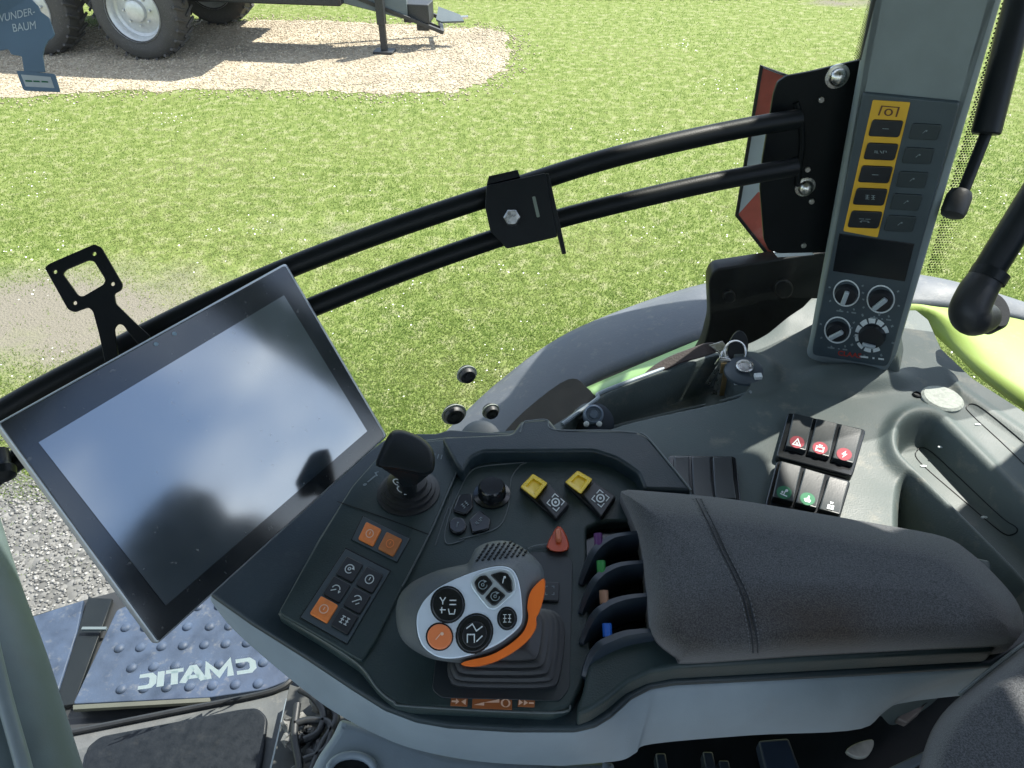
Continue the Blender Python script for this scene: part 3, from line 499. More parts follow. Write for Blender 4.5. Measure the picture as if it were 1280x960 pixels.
# ================================================================== TRACTOR OUTSIDE
fd = thing('tractor_mudguard', up(760, 440, PZ(1.9)), 'grey and lime green tractor rear mudguard outside the side window', 'mudguard')
OUT = [(520, 580, 1.66), (560, 541, 1.72), (620, 484, 1.80), (700, 425, 1.88), (790, 386, 1.94), (880, 358, 1.98), (960, 345, 2.0), (1060, 338, 2.01), (1150, 347, 2.01), (1220, 363, 2.0), (1300, 392, 1.98), (1380, 430, 1.95)]
INN = [(570, 660, 1.70), (620, 590, 1.76), (660, 540, 1.82), (735, 483, 1.90), (805, 452, 1.95), (880, 424, 1.99), (960, 405, 2.0), (1060, 386, 2.01), (1146, 384, 2.01), (1210, 390, 2.0), (1300, 408, 1.99), (1380, 440, 1.96)]
P3 = lambda L: [up(a, b, PZ(z)) for a, b, z in L]
strip('outer_flare', P3(OUT), P3(INN), M_fender, fd, .012, 8, .015)
lip = P3(OUT); tube('edge_bead', [p+Vector((0, 0, -.008)) for p in lip], .009, M_fender, fd, 8)
GA = [(1100, 388, 2.02), (1146, 386, 2.02), (1210, 391, 2.01), (1300, 409, 2.0), (1400, 445, 1.97)]; GB = [(1120, 400, 2.0), (1160, 404, 2.0), (1185, 440, 2.01), (1225, 474, 2.02), (1290, 516, 2.0), (1400, 600, 2.0)]
GB = [(1130, 405, 2.0), (1163, 412, 2.0), (1215, 462, 2.01), (1290, 516, 2.01), (1400, 585, 2.0)]
strip('green_panel', P3(GA), P3(GB), M_lime, fd, .01, 8, .02)
strip('green_panel', P3([(728, 489, 1.93), (805, 456, 1.97), (882, 424, 2.01)]), P3([(742, 500, 1.95), (808, 472, 1.98), (872, 447, 2.02)]), mat('pale_green_paint', (.20, .34, .13), .4, var=.3, vs=12), fd, .008, 3, .004)
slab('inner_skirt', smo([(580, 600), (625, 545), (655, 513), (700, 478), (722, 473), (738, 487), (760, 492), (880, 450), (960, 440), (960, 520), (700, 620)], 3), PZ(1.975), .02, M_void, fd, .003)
slab('mounting_bracket', rnd([(886, 350), (893, 337), (1036, 315), (1060, 330), (1040, 470), (930, 470), (866, 456), (880, 432), (888, 400)], 8), PY(1.0), .03, M_paint, fd, .003)
for q, r in (((980, 362), 12), ((912, 372), 8)): slab('bolt_boss', ell(*q, r, r), PY(.994), .008, M_paint, fd, .003)
wb = thing('warning_board', up(980, 320, PY(1.06)), 'red and white striped warning board standing behind the black bracket plate', 'warning board')
slab('board', [(952, 82), (1060, 122), (1055, 330), (958, 316), (921, 269)], PY(1.06), .004, M_whiterefl, wb, .001)
slab('red_stripe', [(953, 85), (1020, 110), (1015, 180), (943, 147)], PY(1.0595), .0008, M_redrefl, wb, .0002)
slab('red_stripe', [(923, 268), (948, 240), (1000, 262), (1000, 326), (959, 314)], PY(1.0595), .0008, M_redrefl, wb, .0002)
tube('board_edge', [up(a, b, PY(1.059)) for a, b in [(1040, 116), (952, 82), (921, 269), (958, 316), (1040, 327)]], .003, M_black, wb, 8, 0)
# blue access platform outside the door
st = thing('access_step', up(240, 850, PZ(1.44)), 'blue grey access step with raised round studs under the sticker', 'step')
ZB = 1.42
slab('step_frame', [(5, 780), (110, 748), (330, 690), (470, 760), (450, 850), (363, 860), (200, 900), (75, 922), (20, 860)], PZ(ZB), .05, M_chdark, st, .003)
slab('left_plate', [(8, 784), (21, 777), (104, 750), (96, 790), (66, 884), (58, 905), (30, 850)], PZ(ZB+.015), .012, M_step, st, .002)
slab('hinge_strap', [(110, 747), (140, 748), (132, 772), (92, 880), (68, 884), (100, 780)], PZ(ZB+.012), .01, M_black, st, .001)
tp = slab('studded_plate', rnd([(146, 762), (330, 690), (460, 780), (420, 850), (362, 850), (330, 862), (260, 872), (91, 880)], 4), PZ(ZB+.03), .025, M_step, st, .002)
mb = MB(); v_, f_ = BV[tp.name]; mb.add(v_, f_)
rows = [[(420+70*k-5*(k % 2), 492-k*1) for k in range(0, 6)], [(398+71*k, 561-k*3) for k in range(0, 7)], [(440+73*k, 626-k*3) for k in range(0, 7)], [(405+76*k, 697-k*3) for k in range(0, 7)], [(450+70*k, 432-k*3) for k in range(0, 5)]]
for r_ in rows:
    for a, b in r_:
        p = up(a/2.667, 600+b/2.667, PZ(ZB+.03)); v, f = lathe_geo(p-Vector((0, 0, .001)), (0, 0, 1), [(.0105, 0), (.0100, .0025), (.0070, .0055), (.003, .0068)], 16); mb.add(v, f)
bpy.data.objects.remove(tp); mb.build('studded_plate', M_step, st)
slab('edge_trim', [(91, 881), (262, 872), (262, 877), (91, 887)], PZ(ZB+.032), .01, mat('ochre_edge', (.07, .075, .06), .7), st)
cyl('bolt', up(41, 803, PZ(ZB+.015)), up(41, 803, PZ(ZB+.022)), .011, M_step, st); mb = MB(); mb.box(up(118, 786, PZ(ZB+.024)), (.05, .006, .006)); mb.build('hinge_clip', M_chassis, st)

blk_ = thing('mudguard_shade_blocker', (.66, 1.50, 2.7), 'unseen black blocker added outside above the mudguard to shade it', 'mirror')  # unseen shapes added out of view to throw shade on the mudguard
mu_, mv_, mn_ = frame((.47, .353, .809)); mb = MB(); mb.box((.62, 1.42, 2.60), (.36, .20, .06), (Vector((.86, -.5, 0)), Vector((.5, .86, 0)), Vector((0, 0, 1)))); mb.build('blocker_panel', M_black, blk_, bevel=.02)
tube('blocker_arm', [(.66, 1.50, 2.64), (.70, 1.3, 3.0), (.70, 1.1, 3.25)], .016, M_black, blk_, 12)
mb = MB(); mb.box((.42, 1.42, 2.66), (.12, .12, .12)); mb.build('blocker_cube', M_black, blk_, bevel=.02)
# ================================================================== CAB SHELL
def wallpoly(name, px, pl, t, m, parent=None, **k): return slab(name, px, pl, t, m, parent, **k)
fl = thing('cab_floor', (0, .3, 1.60), 'dusty grey cab floor trim below the armrest', 'floor')
FZ = 1.60
slab('floor_pan', [(-400, 1000), (62, 925), (80, 919), (200, 895), (340, 866), (372, 858), (385, 852), (470, 800), (1400, 700), (1500, 1400), (-400, 1400)], PZ(FZ), .04, M_floor, fl, .004)
tube('sill_seal', [up(a, b, PZ(FZ+.004)) for a, b in [(40, 924), (80, 917), (200, 893), (320, 869), (352, 859), (364, 850)]], .005, M_rubber, fl, 8)
slab('centre_ridge', [(356, 872), (378, 862), (368, 905), (352, 985), (330, 985), (345, 920)], PZ(FZ+.03), .03, mat('ridge_grey', (.27, .30, .32), .5, var=.2), fl, .006)
mt = slab('floor_mat', rnd([(98, 1000), (108, 934), (125, 920), (300, 886), (322, 884), (334, 896), (330, 935), (318, 1000)], 7), PZ(FZ+.012), .011, M_mat, None, .003, base=up(220, 930, PZ(FZ))); prop(mt, 'black rubber floor mat with rounded corner at the bottom edge', 'floor mat')
# roof, far frames and seat (shade the cab)
rf = thing('cab_roof', (0, 0, 3.25), 'grey cab roof over the driver place', 'roof')
mb = MB(); mb.box((-.15, .08, 3.36), (2.25, 2.14, .16)); mb.build('roof_shell', M_roof, rf, bevel=.03)
rw = thing('rear_cab_frame', (.95, .0, 1.6), 'dark rear frame of the cab behind the seat', 'frame')
mb = MB(); mb.box((.98, 0, 2.0), (.05, 1.5, .85)); mb.build('lower_panel', M_black, rw, bevel=.01)
for y in (.80, -.75): mb = MB(); mb.box((.96, y, 2.75), (.12, .14, 1.1)); mb.build('post', M_pillar, rw, bevel=.02)
lw = thing('left_cab_wall', (-.2, -.9, 1.6), 'grey lower cab wall on the opposite side', 'wall')
mb = MB(); mb.box((-.1, -.92, 1.95), (2.1, .05, .75)); mb.build('lower_panel', M_shell, lw, bevel=.01)
for x in (-1.1, .2): mb = MB(); mb.box((x, -.9, 2.75), (.1, .09, 1.1)); mb.build('post', M_pillar, lw, bevel=.02)
# ---- side window
sw = thing('side_window', GL[0]+Vector((0, 0, 1.65)), 'large clear side window of the cab facing the lawn', 'window')
gx = lambda x, z, o=0: Vector((x, .795+.35*x, z))+GL[1]*o
mb = MB(); mb.add([gx(-1.6, 1.66), gx(.47, 1.66), gx(.47, 3.27), gx(-1.6, 3.27)], [(0, 1, 2, 3)]); o = mb.build('pane', M_glass, sw, False)
def stick_mat():
    m = mat('sticker_white', (.82, .90, .90), .6); N = m.node_tree.nodes; L = m.node_tree.links; t = N.new('ShaderNodeBsdfTranslucent'); t.inputs[0].default_value = (.80, .90, .90, 1); x = N.new('ShaderNodeMixShader'); x.inputs[0].default_value = .5
    L.new(N['Principled BSDF'].outputs[0], x.inputs[1]); L.new(t.outputs[0], x.inputs[2]); L.new(x.outputs[0], N['Material Output'].inputs[0]); return m
def lettering():
    G_ = {'C': [[(.95, .12), (.28, .12), (.10, .30), (.10, .70), (.28, .88), (.95, .88)]], 'M': [[(.08, 1), (.08, .05), (.5, .80), (.92, .05), (.92, 1)]], 'A': [[(.02, 1), (.45, .05), (.55, .05), (.98, 1)], [(.22, .68), (.78, .68)]], 'T': [[(.0, .12), (1., .12)], [(.5, .12), (.5, 1)]], 'I': [[(.5, 0), (.5, 1)]]}
    W_ = [('C', 0, .175), ('M', .205, .435), ('A', .45, .635), ('T', .625, .775), ('I', .79, .84), ('C', .865, 1.0)]; it = []
    for ch, a, b in W_:
        for st in G_[ch]: it.append(('l', [(1-(a+(b-a)*x), y) for x, y in st]))
    q = [(174, 843), (317, 821), (320, 840), (171, 862)]; pl = (GL[0]+GL[1]*.002, GL[1]); f = quadmap(q, pl, .0004); ar_ = (f(0, .5)-f(1, .5)).length/(f(.5, 0)-f(.5, 1)).length; vs = []; fs = []
    for k, (_, pts) in enumerate(it):
        v, ff = ribbon([(x*ar_, y) for x, y in pts], .24); b = len(vs); vs += [f(p[0]/ar_, p[1], k*.00008) for p in v]; fs += [tuple(i+b for i in t) for t in ff]
    mk('sticker', vs, fs, stick_mat(), sw, False)
lettering()
for k, (a, b, r) in enumerate([(583, 467, .0115), (567, 517, .0145), (613, 513, .0105)]):
    p = up(a, b, GL); t = thing('window_fixing', p, ['small round black cap on the window glass, highest of three', 'largest round black cap on the window glass just above the console', 'small round black cap on the glass in front of the mudguard'][k], 'cap', 'round black caps on the side window')
    lathe('cap', p, GL[1], [(r, -.004), (r, .006), (r*.86, .009), (r*.74, .009), (r*.68, .006), (r*.3, .005), (r*.28, .0065), (r*.05, .0065)], M_rubber, t)
    lathe('clear_washer', p+GL[1]*.0015, GL[1], [(r*1.22, 0), (r*1.22, .001), (r*1.0, .0012)], mat('washer', (.35, .38, .33), .3), t)
# ---- rear quarter glass beside the pillar with printed dots
qg = thing('rear_quarter_window', Vector((.9, .95, 2.1)), 'rear quarter window with black dotted edge right of the pillar', 'window')
QP = (Vector((.5, .93, 0)), Vector((-.25, -1, 0)).normalized())
mb = MB(); mb.add([up(a, b, QP) for a, b in [(1090, -260), (1500, -260), (1500, 620), (1060, 460)]], [(0, 1, 2, 3)]); mb.build('pane', M_glass, qg, False)
mb = MB()
for s, (xa, xb, n) in enumerate([(1262, 1163, 8)]):
    for i in range(118):
        for j in range(n):
            t = i/117; yy = -20+t*360; xx = xa+(xb-xa)*(t*1.0)-4+j*3.4+(1.7 if i % 2 else 0)+(1-t)*2; rr = .00125*(1.15-j*.1)
            c = up(xx, yy, QP, .0012); U, V, W = frame(QP[1]); mb.add([c+U*(rr*math.cos(q*1.0472))+V*(rr*math.sin(q*1.0472)) for q in range(6)], [(0, 1, 2, 3, 4, 5)])
for i in range(56):
    for j in range(3):
        t = i/55; c = up(1098-22*t-2-j*3.2+(1.6 if i % 2 else 0), -14+t*88, (Vector((0, .84, 0)), Vector((0, -1, 0)))); U, V, W = frame((0, -1, 0)); rr = .0012*(1-j*.2); mb.add([c+U*(rr*math.cos(q*1.0472))+V*(rr*math.sin(q*1.0472)) for q in range(6)], [(0, 1, 2, 3, 4, 5)])
mb.build('printed_dots', mat('frit', (.012, .014, .01), .6), qg, False)
# ---- post lower left
fp = thing('front_door_post', at(0, 960, .85), 'grey green rounded cab post at the lower left edge', 'post')
c = [at(-150, 500, .98), at(-100, 640, .95), at(-62, 760, .92), at(-26, 860, .89), at(18, 1000, .86), at(60, 1120, .84)]
tube('post_cover', c, [.078, .078, .076, .074, .072, .072], mat('post_grey', (.085, .115, .12), .5, bump=.15, var=.1), fp, 40)
tube('post_lit_groove', [at(-30, 700, .86), at(-16, 780, .845), at(5, 870, .83), at(30, 960, .81), at(50, 1040, .80)], .008, M_pillar, fp, 12)  # light on the groove put into a paler strip
# ================================================================== SIDE CONSOLE (height field)
def smooth(a, b, x): t = np.clip((x-a)/(b-a), 0, 1); return t*t*(3-2*t)
sc = thing('side_console', up(1000, 560, PZ(2.0)), 'moulded grey side console with storage trough and moulded tray behind the armrest', 'console')
SZ = 2.16
TOP = [(560, 546), (690, 533), (742, 500), (751, 488), (820, 461), (880, 438), (925, 434), (960, 420), (1000, 398), (1010, 388), (1145, 388), (1160, 400), (1176, 436), (1215, 473), (1280, 515), (1400, 600)]
BOT = [(560, 720), (1000, 720), (1150, 800), (1235, 765), (1270, 742), (1300, 728), (1400, 680)]
cols = np.arange(560, 1400.1, 1.75); yt = np.interp(cols, [a for a, b in TOP], [b for a, b in TOP]); yb = np.interp(cols, [a for a, b in BOT], [b for a, b in BOT]); NR = 230
X = np.repeat(cols[:, None], NR+1, 1); S_ = np.linspace(0, 1, NR+1)[None]; Y = yt[:, None]*(1-S_)+yb[:, None]*S_
trough = smo([(700, 540), (748, 500), (800, 476), (880, 449), (905, 447), (925, 470), (935, 490), (905, 502), (850, 514), (778, 531), (740, 545)], 5)
h = -.055*smooth(-1, 9, sdf(trough, X, Y))
tu = ((X-1145)+(Y-560))/1.4142; tv = (-(X-1145)+(Y-560))/1.4142       # along / across the tray
capx = np.maximum(0, -tu); r_tub = np.hypot(capx, tv+8)
tub = smooth(34, 16, r_tub)*(1)
ridge = np.exp(-((r_tub-38)/9.)**2)
h += -.030*tub + .010*ridge
pocket = smo([(1118, 640), (1126, 598), (1150, 606), (1200, 655), (1262, 714), (1310, 760), (1250, 800), (1160, 790), (1124, 720)], 5)
h += -.055*smooth(-4, 30, sdf(pocket, X, Y))
h += .016*np.exp(-(np.hypot((X-1062)/62., (Y-474)/16.))**4)            # pad under the pillar
h += .018*np.exp(-(np.hypot((X-928)/44., (Y-468)/24.))**6)             # ignition hump
h += .022*smooth(0, 1, np.clip((448-Y)/60., 0, 1))*smooth(935, 985, X)*smooth(1130, 1090, X)
h += .012*smooth(14, 0, np.abs((Y-np.interp(X, [1150, 1200, 1280], [430, 490, 545]))))*smooth(1180, 1200, X)*.4
vs = []; idx = {}
for i in range(len(cols)):
    for j in range(NR+1):
        p = up(X[i, j], Y[i, j], PZ(SZ)); vs.append(p+Vector((0, 0, h[i, j])))
fs = [(i*(NR+1)+j, (i+1)*(NR+1)+j, (i+1)*(NR+1)+j+1, i*(NR+1)+j+1) for i in range(len(cols)-1) for j in range(NR)]
edge = [i*(NR+1) for i in range(len(cols))]+[(len(cols)-1)*(NR+1)+j for j in range(1, NR+1)]+[i*(NR+1)+NR for i in range(len(cols)-2, -1, -1)]+[j for j in range(NR-1, 0, -1)]
b0 = len(vs)
for e in edge: vs.append(Vector(vs[e])+Vector((0, 0, -.16)))
fs += [(edge[k], b0+k, b0+(k+1) % len(edge), edge[(k+1) % len(edge)]) for k in range(len(edge))]
def side_mat():     # console plastic with a few scuffs and dusty stains
    m = M_side; N = m.node_tree.nodes; L = m.node_tree.links; b = N['Principled BSDF']; src = b.inputs['Base Color'].links[0].from_socket
    tc = N.new('ShaderNodeTexCoord'); n = N.new('ShaderNodeTexNoise'); n.inputs['Scale'].default_value = 22; n.inputs['Detail'].default_value = 9; n.inputs['Roughness'].default_value = .7; L.new(tc.outputs['Object'], n.inputs['Vector'])
    r = N.new('ShaderNodeMapRange'); r.inputs['From Min'].default_value = .56; r.inputs['From Max'].default_value = .72; r.inputs['To Max'].default_value = .45; L.new(n.outputs['Fac'], r.inputs['Value'])
    x = N.new('ShaderNodeMix'); x.data_type = 'RGBA'; x.inputs['B'].default_value = (.24, .22, .17, 1); L.new(src, x.inputs['A']); L.new(r.outputs[0], x.inputs['Factor']); L.new(x.outputs['Result'], b.inputs['Base Color'])
side_mat()
so_ = mk('console_moulding', vs, fs, M_side, sc)
def drape(pts, off=.0015, o=None): return [q for q in (hit(a, b, o or so_, off) for a, b in pts) if q is not None]
tube('trough_lip', drape([(742, 541), (778, 531), (850, 514), (905, 501), (938, 490)], .001), .0022, M_pillar, sc, 8)
tube('trough_far_lip', drape([(703, 531), (745, 500), (752, 491), (820, 465), (878, 443)], .001), .0028, M_shell, sc, 8)
def liner(name, px, closed=True, r=.0007): 
    p = drape(smo(px, 5) if closed else [tuple(q.to_2d()) for q in cr([(a, b, 0) for a, b in px], 6)], .0003); tube(name, p, r, M_black, sc, 6, 0, closed)
liner('tray_insert_line', [(1146, 564), (1160, 562), (1200, 598), (1250, 645), (1271, 660), (1266, 668), (1250, 664), (1200, 622), (1150, 578)])
liner('panel_line', [(1300, 600), (1255, 556), (1216, 520), (1208, 509), (1222, 507), (1262, 538), (1300, 572)], False)
cp = hit(1177, 500, so_); lathe('socket_cover', cp, (0, 0, 1), [(.026, 0), (.026, .003), (.023, .0055), (.004, .006)], M_cup, sc, 40, 1.0, 1.0)
lathe('screw', hit(1146, 494, so_), (0, 0, 1), [(.006, 0), (.006, .002), (.0045, .003), (.004, .0008), (.001, .0008)], M_black, sc, 16)
for a, b in ((1222, 531), (1176, 559), (1154, 583), (1230, 647)): p = hit(a, b, so_); lathe('white_clip', p, (0, 0, 1), [(.003, 0), (.003, .001), (.002, .0015)], M_white, sc, 8, 1.4, .6)
# ---- ignition
ig = thing('ignition_switch', hit(925, 470, so_), 'round ignition lock with silver ring beside the trough', 'ignition switch')
ip = hit(930, 462, so_); nx = Vector((-.1, -.15, 1))
lathe('housing', ip-Vector((0, 0, .004)), nx, [(.026, 0), (.0255, .004), (.021, .007), (.010, .007)], mat('ignition_blue', (.035, .05, .062), .5), ig)
lathe('key_cylinder', ip+nx*.006, nx, [(.0115, 0), (.0115, .002), (.0105, .003), (.0085, .003), (.0082, .001), (.003, .001)], M_steel, ig)
for a, b in ((925, 477), (946, 472)): p = hit(a, b, so_, .004); mb = MB(); mb.box(p, (.010, .008, .006), frame(nx)); mb.build('position_mark', M_white, ig, bevel=.001)
kb = thing('key_bunch', ip, 'bunch of keys on a steel ring with a brown leather strap', 'keys')
kp = at(921, 432, 1.03)
hp = [at(914, 452, 1.03), at(909, 436, 1.03), at(914, 420, 1.03), at(924, 412, 1.03), at(934, 420, 1.03), at(936, 438, 1.03), at(927, 452, 1.03)]
slab('key_head', smo([(911, 452), (910, 436), (916, 420), (925, 413), (934, 421), (935, 438), (926, 453)], 4), (kp, -VF), .006, M_black, kb, .0015)
slab('key_blade', [(919, 450), (926, 450), (931, 464), (926, 466)], (at(925, 455, 1.035), -VF), .003, M_steel, kb)
def ring(name, px, py, r, tilt, m, w=.0013): 
    c = at(px, py, 1.02); u, v, n = frame(tilt); return tube(name, [c+u*(r*math.cos(k*.524))+v*(r*math.sin(k*.524)) for k in range(12)], w, m, kb, 8, 3, True)
ring('key_ring', 919, 440, .0155, (.2, -.8, .6), M_steel, .0016); ring('small_ring', 905, 446, .008, (.6, -.6, .4), M_steel); ring('small_ring', 908, 458, .006, (-.3, -.8, .6), M_steel)
for k, (a, b, c_, d_) in enumerate([(905, 455, 893, 492), (908, 460, 901, 500), (903, 452, 884, 480)]):
    A = at(a, b, 1.02); B = at(c_, d_, 1.05); dd = (B-A).normalized(); mb = MB(); mb.box((A+B)/2, ((B-A).length, .007, .002), (dd, frame(dd)[0], frame(dd)[1])); mb.box(A, (.016, .016, .003), (dd, frame(dd)[0], frame(dd)[1])); mb.build('hanging_key', [M_steel, mat('brass', (.35, .25, .12), .35, metal=.8), M_steel][k], kb, bevel=.0006)
sp = [(803, 470), (815, 458), (835, 446), (860, 436), (884, 428), (902, 430), (898, 438), (880, 445), (855, 452), (832, 462), (812, 472)]
slab('leather_strap', smo(sp, 4), (at(850, 450, 1.03), Vector((-.1, -.5, .85)).normalized()), .005, M_leather, kb, .0018)
slab('strap_end', [(886, 431), (903, 426), (910, 434), (900, 441)], (at(896, 433, 1.025), Vector((-.1, -.5, .85)).normalized()), .004, M_steel, kb, .001)
# ---- rocker switch blocks
def rockers(name, outer, keys, icons, label, group, cols_, zoff=.010, blank=False):
    c = (sum(a for a, b in outer)/4, sum(b for a, b in outer)/4); pl = PZ(SZ+zoff); t = thing(name, up(*c, PZ(SZ)), label, 'switch block', group)
    slab('bezel', outer, pl, .014, M_gloss, t, .0015, rad=5)
    for k, q in enumerate(keys):
        q3 = [up(a, b, pl) for a, b in q]; n = pl[1]; hi = .007
        # rocker: upper half lower, lower half raised
        mid = [(q3[0]+q3[3])/2, (q3[1]+q3[2])/2]; v = [q3[0]+n*.0045, q3[1]+n*.0045, mid[1]+n*.0025, mid[0]+n*.0025, q3[2]+n*hi, q3[3]+n*hi]+[p-n*.004 for p in (q3[0], q3[1], q3[2], q3[3])]
        rk = mk('rocker', v, [(0, 1, 2, 3), (3, 2, 4, 5), (0, 6, 7, 1), (5, 4, 8, 9), (0, 3, 5, 9, 6), (1, 7, 8, 4, 2), (6, 9, 8, 7)], mat('rocker_dark', (.022, .028, .03), .35, bump=.1), t, True); bev(rk, .0014, 3)
        if icons and icons[k]:
            ic, mt_ = icons[k]; nn = ((q3[2]+n*hi)-(mid[1]+n*.0025)).cross((q3[3]-q3[2])).normalized(); nn = nn if nn.z > 0 else -nn; ipl = ((mid[0]+n*.0025+q3[2]+n*hi)/2, nn)
            if mt_ is not None: mark('lens', inset(q, (.14, .54, .86, .88)), ipl, [('f', circ(.5, .5, .5, n=20))], mt_, rk, .0005)
            mark('symbol', inset(q, (.28, .59, .72, .83)), ipl, ICON[ic], M_white, rk, .0009, w=.1)
    return t
rockers('rocker_switch_block', [(985, 515), (1083, 537), (1066, 595), (970, 570)], [[(991, 519), (1016, 525), (1006, 568), (981, 562)], [(1020, 526), (1046, 532), (1035, 576), (1009, 569)], [(1050, 533), (1077, 540), (1065, 584), (1039, 577)]], [('tri', M_red), ('batt', M_red), ('bolt', M_red)], 'three black rockers with red warning, battery and lightning symbols', 'rocker switch blocks', None)
rockers('rocker_switch_block', [(971, 575), (1064, 601), (1048, 655), (956, 632)], [[(975, 579), (1001, 586), (990, 632), (964, 626)], [(1005, 588), (1031, 596), (1019, 640), (993, 633)], [(1035, 598), (1060, 605), (1048, 648), (1022, 641)]], [('plant', M_green), ('hand', M_green), ('seat', None)], 'black rocker block with two green symbols half under the armrest pad', 'rocker switch blocks', None)
rockers('rocker_switch_block', [(835, 569), (920, 570), (927, 630), (838, 630)], [[(842, 574), (861, 574), (863, 628), (843, 628)], [(864, 574), (887, 574), (890, 628), (866, 628)], [(890, 574), (914, 574), (919, 628), (893, 628)]], None, 'plain black rocker block without symbols left of the armrest pad', 'rocker switch blocks', None)
# ---- latch knobs at window sill
for k, (a, b, s, lab) in enumerate([(742, 520, 1.0, 'domed grey fitting with round ringed button at the trough corner'), (600, 543, 1.0, 'half hidden domed blue fitting behind the console rim left of the trough')]):
    p = at(a, b+7, .96); t = thing('dome_fitting', p, lab, 'fitting', 'domed fittings behind the console rim'); n = Vector((0, -.6, .8)); 
    lathe('dome', p-n*.01, n, [(.030, -.02), (.028, .000), (.022, .005), (.006, .006)], mat('fitting_blue', (.020, .030, .042), .6, spec=.3), t)
    if k == 0: q = at(a, b-2, .945); lathe('ring_button', q-n*.004, n, [(.013, -.01), (.013, .004), (.0105, .006), (.009, .003), (.006, .003), (.005, .005), (.001, .0055)], mat('fitting_ring', (.12, .16, .21), .3), t)
    for dx in (-9, 7): q = at(a+dx, b+10-k*8, .935); lathe('dot', q, n, [(.0035, -.002), (.0035, .002), (.001, .003)], M_white, t, 12)
# ================================================================== PILLAR WITH CONTROL PANEL
PNn = Vector((-.46, -.89, .0)).normalized(); PP = (at(1060, 460, 1.03), PNn)
pil = thing('control_pillar', up(1060, 470, PP), 'slanting grey cab pillar carrying a dark control panel', 'pillar')
body = rnd([(1098, -60), (1270, -60), (1120, 448), (1104, 474), (1086, 473), (1014, 458), (1006, 446), (1010, 430)], 6)
slab('pillar_cover', body, PP, .085, M_pillar, pil, .012, seg=5)
slab('pillar_foot', rnd([(1003, 440), (1118, 440), (1124, 478), (1100, 490), (1008, 474), (998, 462)], 8), (at(1060, 460, 1.04), PNn), .085, M_side, pil, .012, seg=4)
pn = slab('control_panel', rnd([(1078, 116), (1200, 128), (1113, 450), (1108, 459), (1016, 444), (1015, 436)], 5), PP, .02, M_panel, pil, .002, off=.006)
QQ = (PP[0]+PNn*.006, PNn)
slab('yellow_label', rnd([(1091, 125), (1138, 128), (1097, 297), (1054, 289)], 2), QQ, .0012, M_ylabel, pn, .0003, off=.0008)
mark('pto_symbol', [(1101, 131), (1124, 133), (1121, 147), (1098, 145)], QQ, [('l', [(.0, .95), (.08, .1), (1., .1), (.95, .95)], .09), ('c', circ(.5, .6, .19, n=16, ry=.28), .1)], M_brown, pn, .0014)
yk = [(1107, 161), (1101, 190), (1094, 218.5), (1087.5, 246.5), (1081, 275)]; rk_ = [(1156, 165), (1147.5, 195), (1140, 225), (1132.5, 253), (1125, 280)]
for k, (a, b) in enumerate(yk):
    q = pgon(a, b, 39, 21, 2.5, -2.4); kk = slab('panel_key', rnd(q, 4), QQ, .004, M_key, pn, .001, off=.0035); mark('symbol', pgon(a, b, 16, 8, 3), QQ, ICON[['dash', 'word', 'dash', 'grid', 'bus'][k]], M_whitedim, kk, .0042)
for k, (a, b) in enumerate(rk_):
    q = pgon(a, b, 36, 20, 3, -2.4); kk = slab('panel_key', rnd(q, 3), QQ, .003, M_keydim, pn, .0008, off=.0022); mark('symbol', pgon(a, b, 11, 9, 3), QQ, ICON['slash'], M_whitedim, kk, .0028)
slab('display', [(1049, 292), (1143, 305), (1131, 352), (1041, 339)], QQ, .0015, M_gloss, pn, .0004, off=.001)
for k, (a, b, r, ang) in enumerate([(1058, 366.5, 17, 88), (1101, 374, 18, 62), (1047, 412.5, 17, 50), (1090, 419, 21, 190)]):
    c = up(a, b, QQ); s = .86/F*r; t = lathe('dial', c, QQ[1], [(s*.86, 0), (s*.82, .006), (s*.78, .009), (s*.3, .0095)], M_key, pn, 32)
    L_ = [('c', circ(.5, .5, .47, n=36), .05)] if k < 3 else [('l', circ(.5, .5, .44, 60+i*33, 60+i*33+26, n=4), .15) for i in range(9)]
    mark('dial_ring', [(a-r, b-r), (a+r, b-r), (a+r, b+r), (a-r, b+r)], QQ, L_, M_white, pn, .0008)
    th = math.radians(ang); PU = Vector((-PNn.y, PNn.x, 0)); dv = PU*math.cos(th)+Vector((0, 0, math.sin(th))); mb = MB(); 
    if k < 3: mb.box(c+QQ[1]*.0135, (s*1.25, .006, s*.36), (dv, QQ[1], dv.cross(QQ[1]))); mb.build('pointer', mat('pointer_grey', (.30, .35, .37), .4), t, bevel=.0012)
    else: mb.box(c+QQ[1]*.0115-Vector((0, 0, s*.5)), (s*.85, .005, s*.22), (PU, QQ[1], Vector((0, 0, 1)))); mb.build('pointer', mat('pointer_grey', (.30, .35, .37), .4), t, bevel=.001)
    tick = []
    for i in range(8):
        if i in (5, 6) and k < 3: continue
        an = math.radians(i*45+20); x, y = .5+.62*math.cos(an), .5+.62*math.sin(an); tick.append(('l', [(x, y), (x+.08*math.cos(an), y+.08*math.sin(an))], .06))
    mark('scale_marks', [(a-r, b-r), (a+r, b-r), (a+r, b+r), (a-r, b+r)], QQ, tick, M_whitedim, pn, .0010)
    mark('scale_text', [(a-r*.9, b+r*1.05+1), (a+r*.8, b+r*1.2+2), (a+r*.8, b+r*1.5+2), (a-r*.9, b+r*1.35+1)], QQ, [('l', [(.1, .5), (.4, .5)], .35), ('l', [(.55, .5), (.62, .5)], .35), ('l', [(.75, .5), (.95, .5)], .35)], M_white if k == 3 else M_whitedim, pn, .0012)
text('brand_lettering', 'CLAAS', [(1048, 438), (1077, 442), (1076, 448), (1047, 444)], QQ, M_redlogo, pn, .0012, bold=.02)
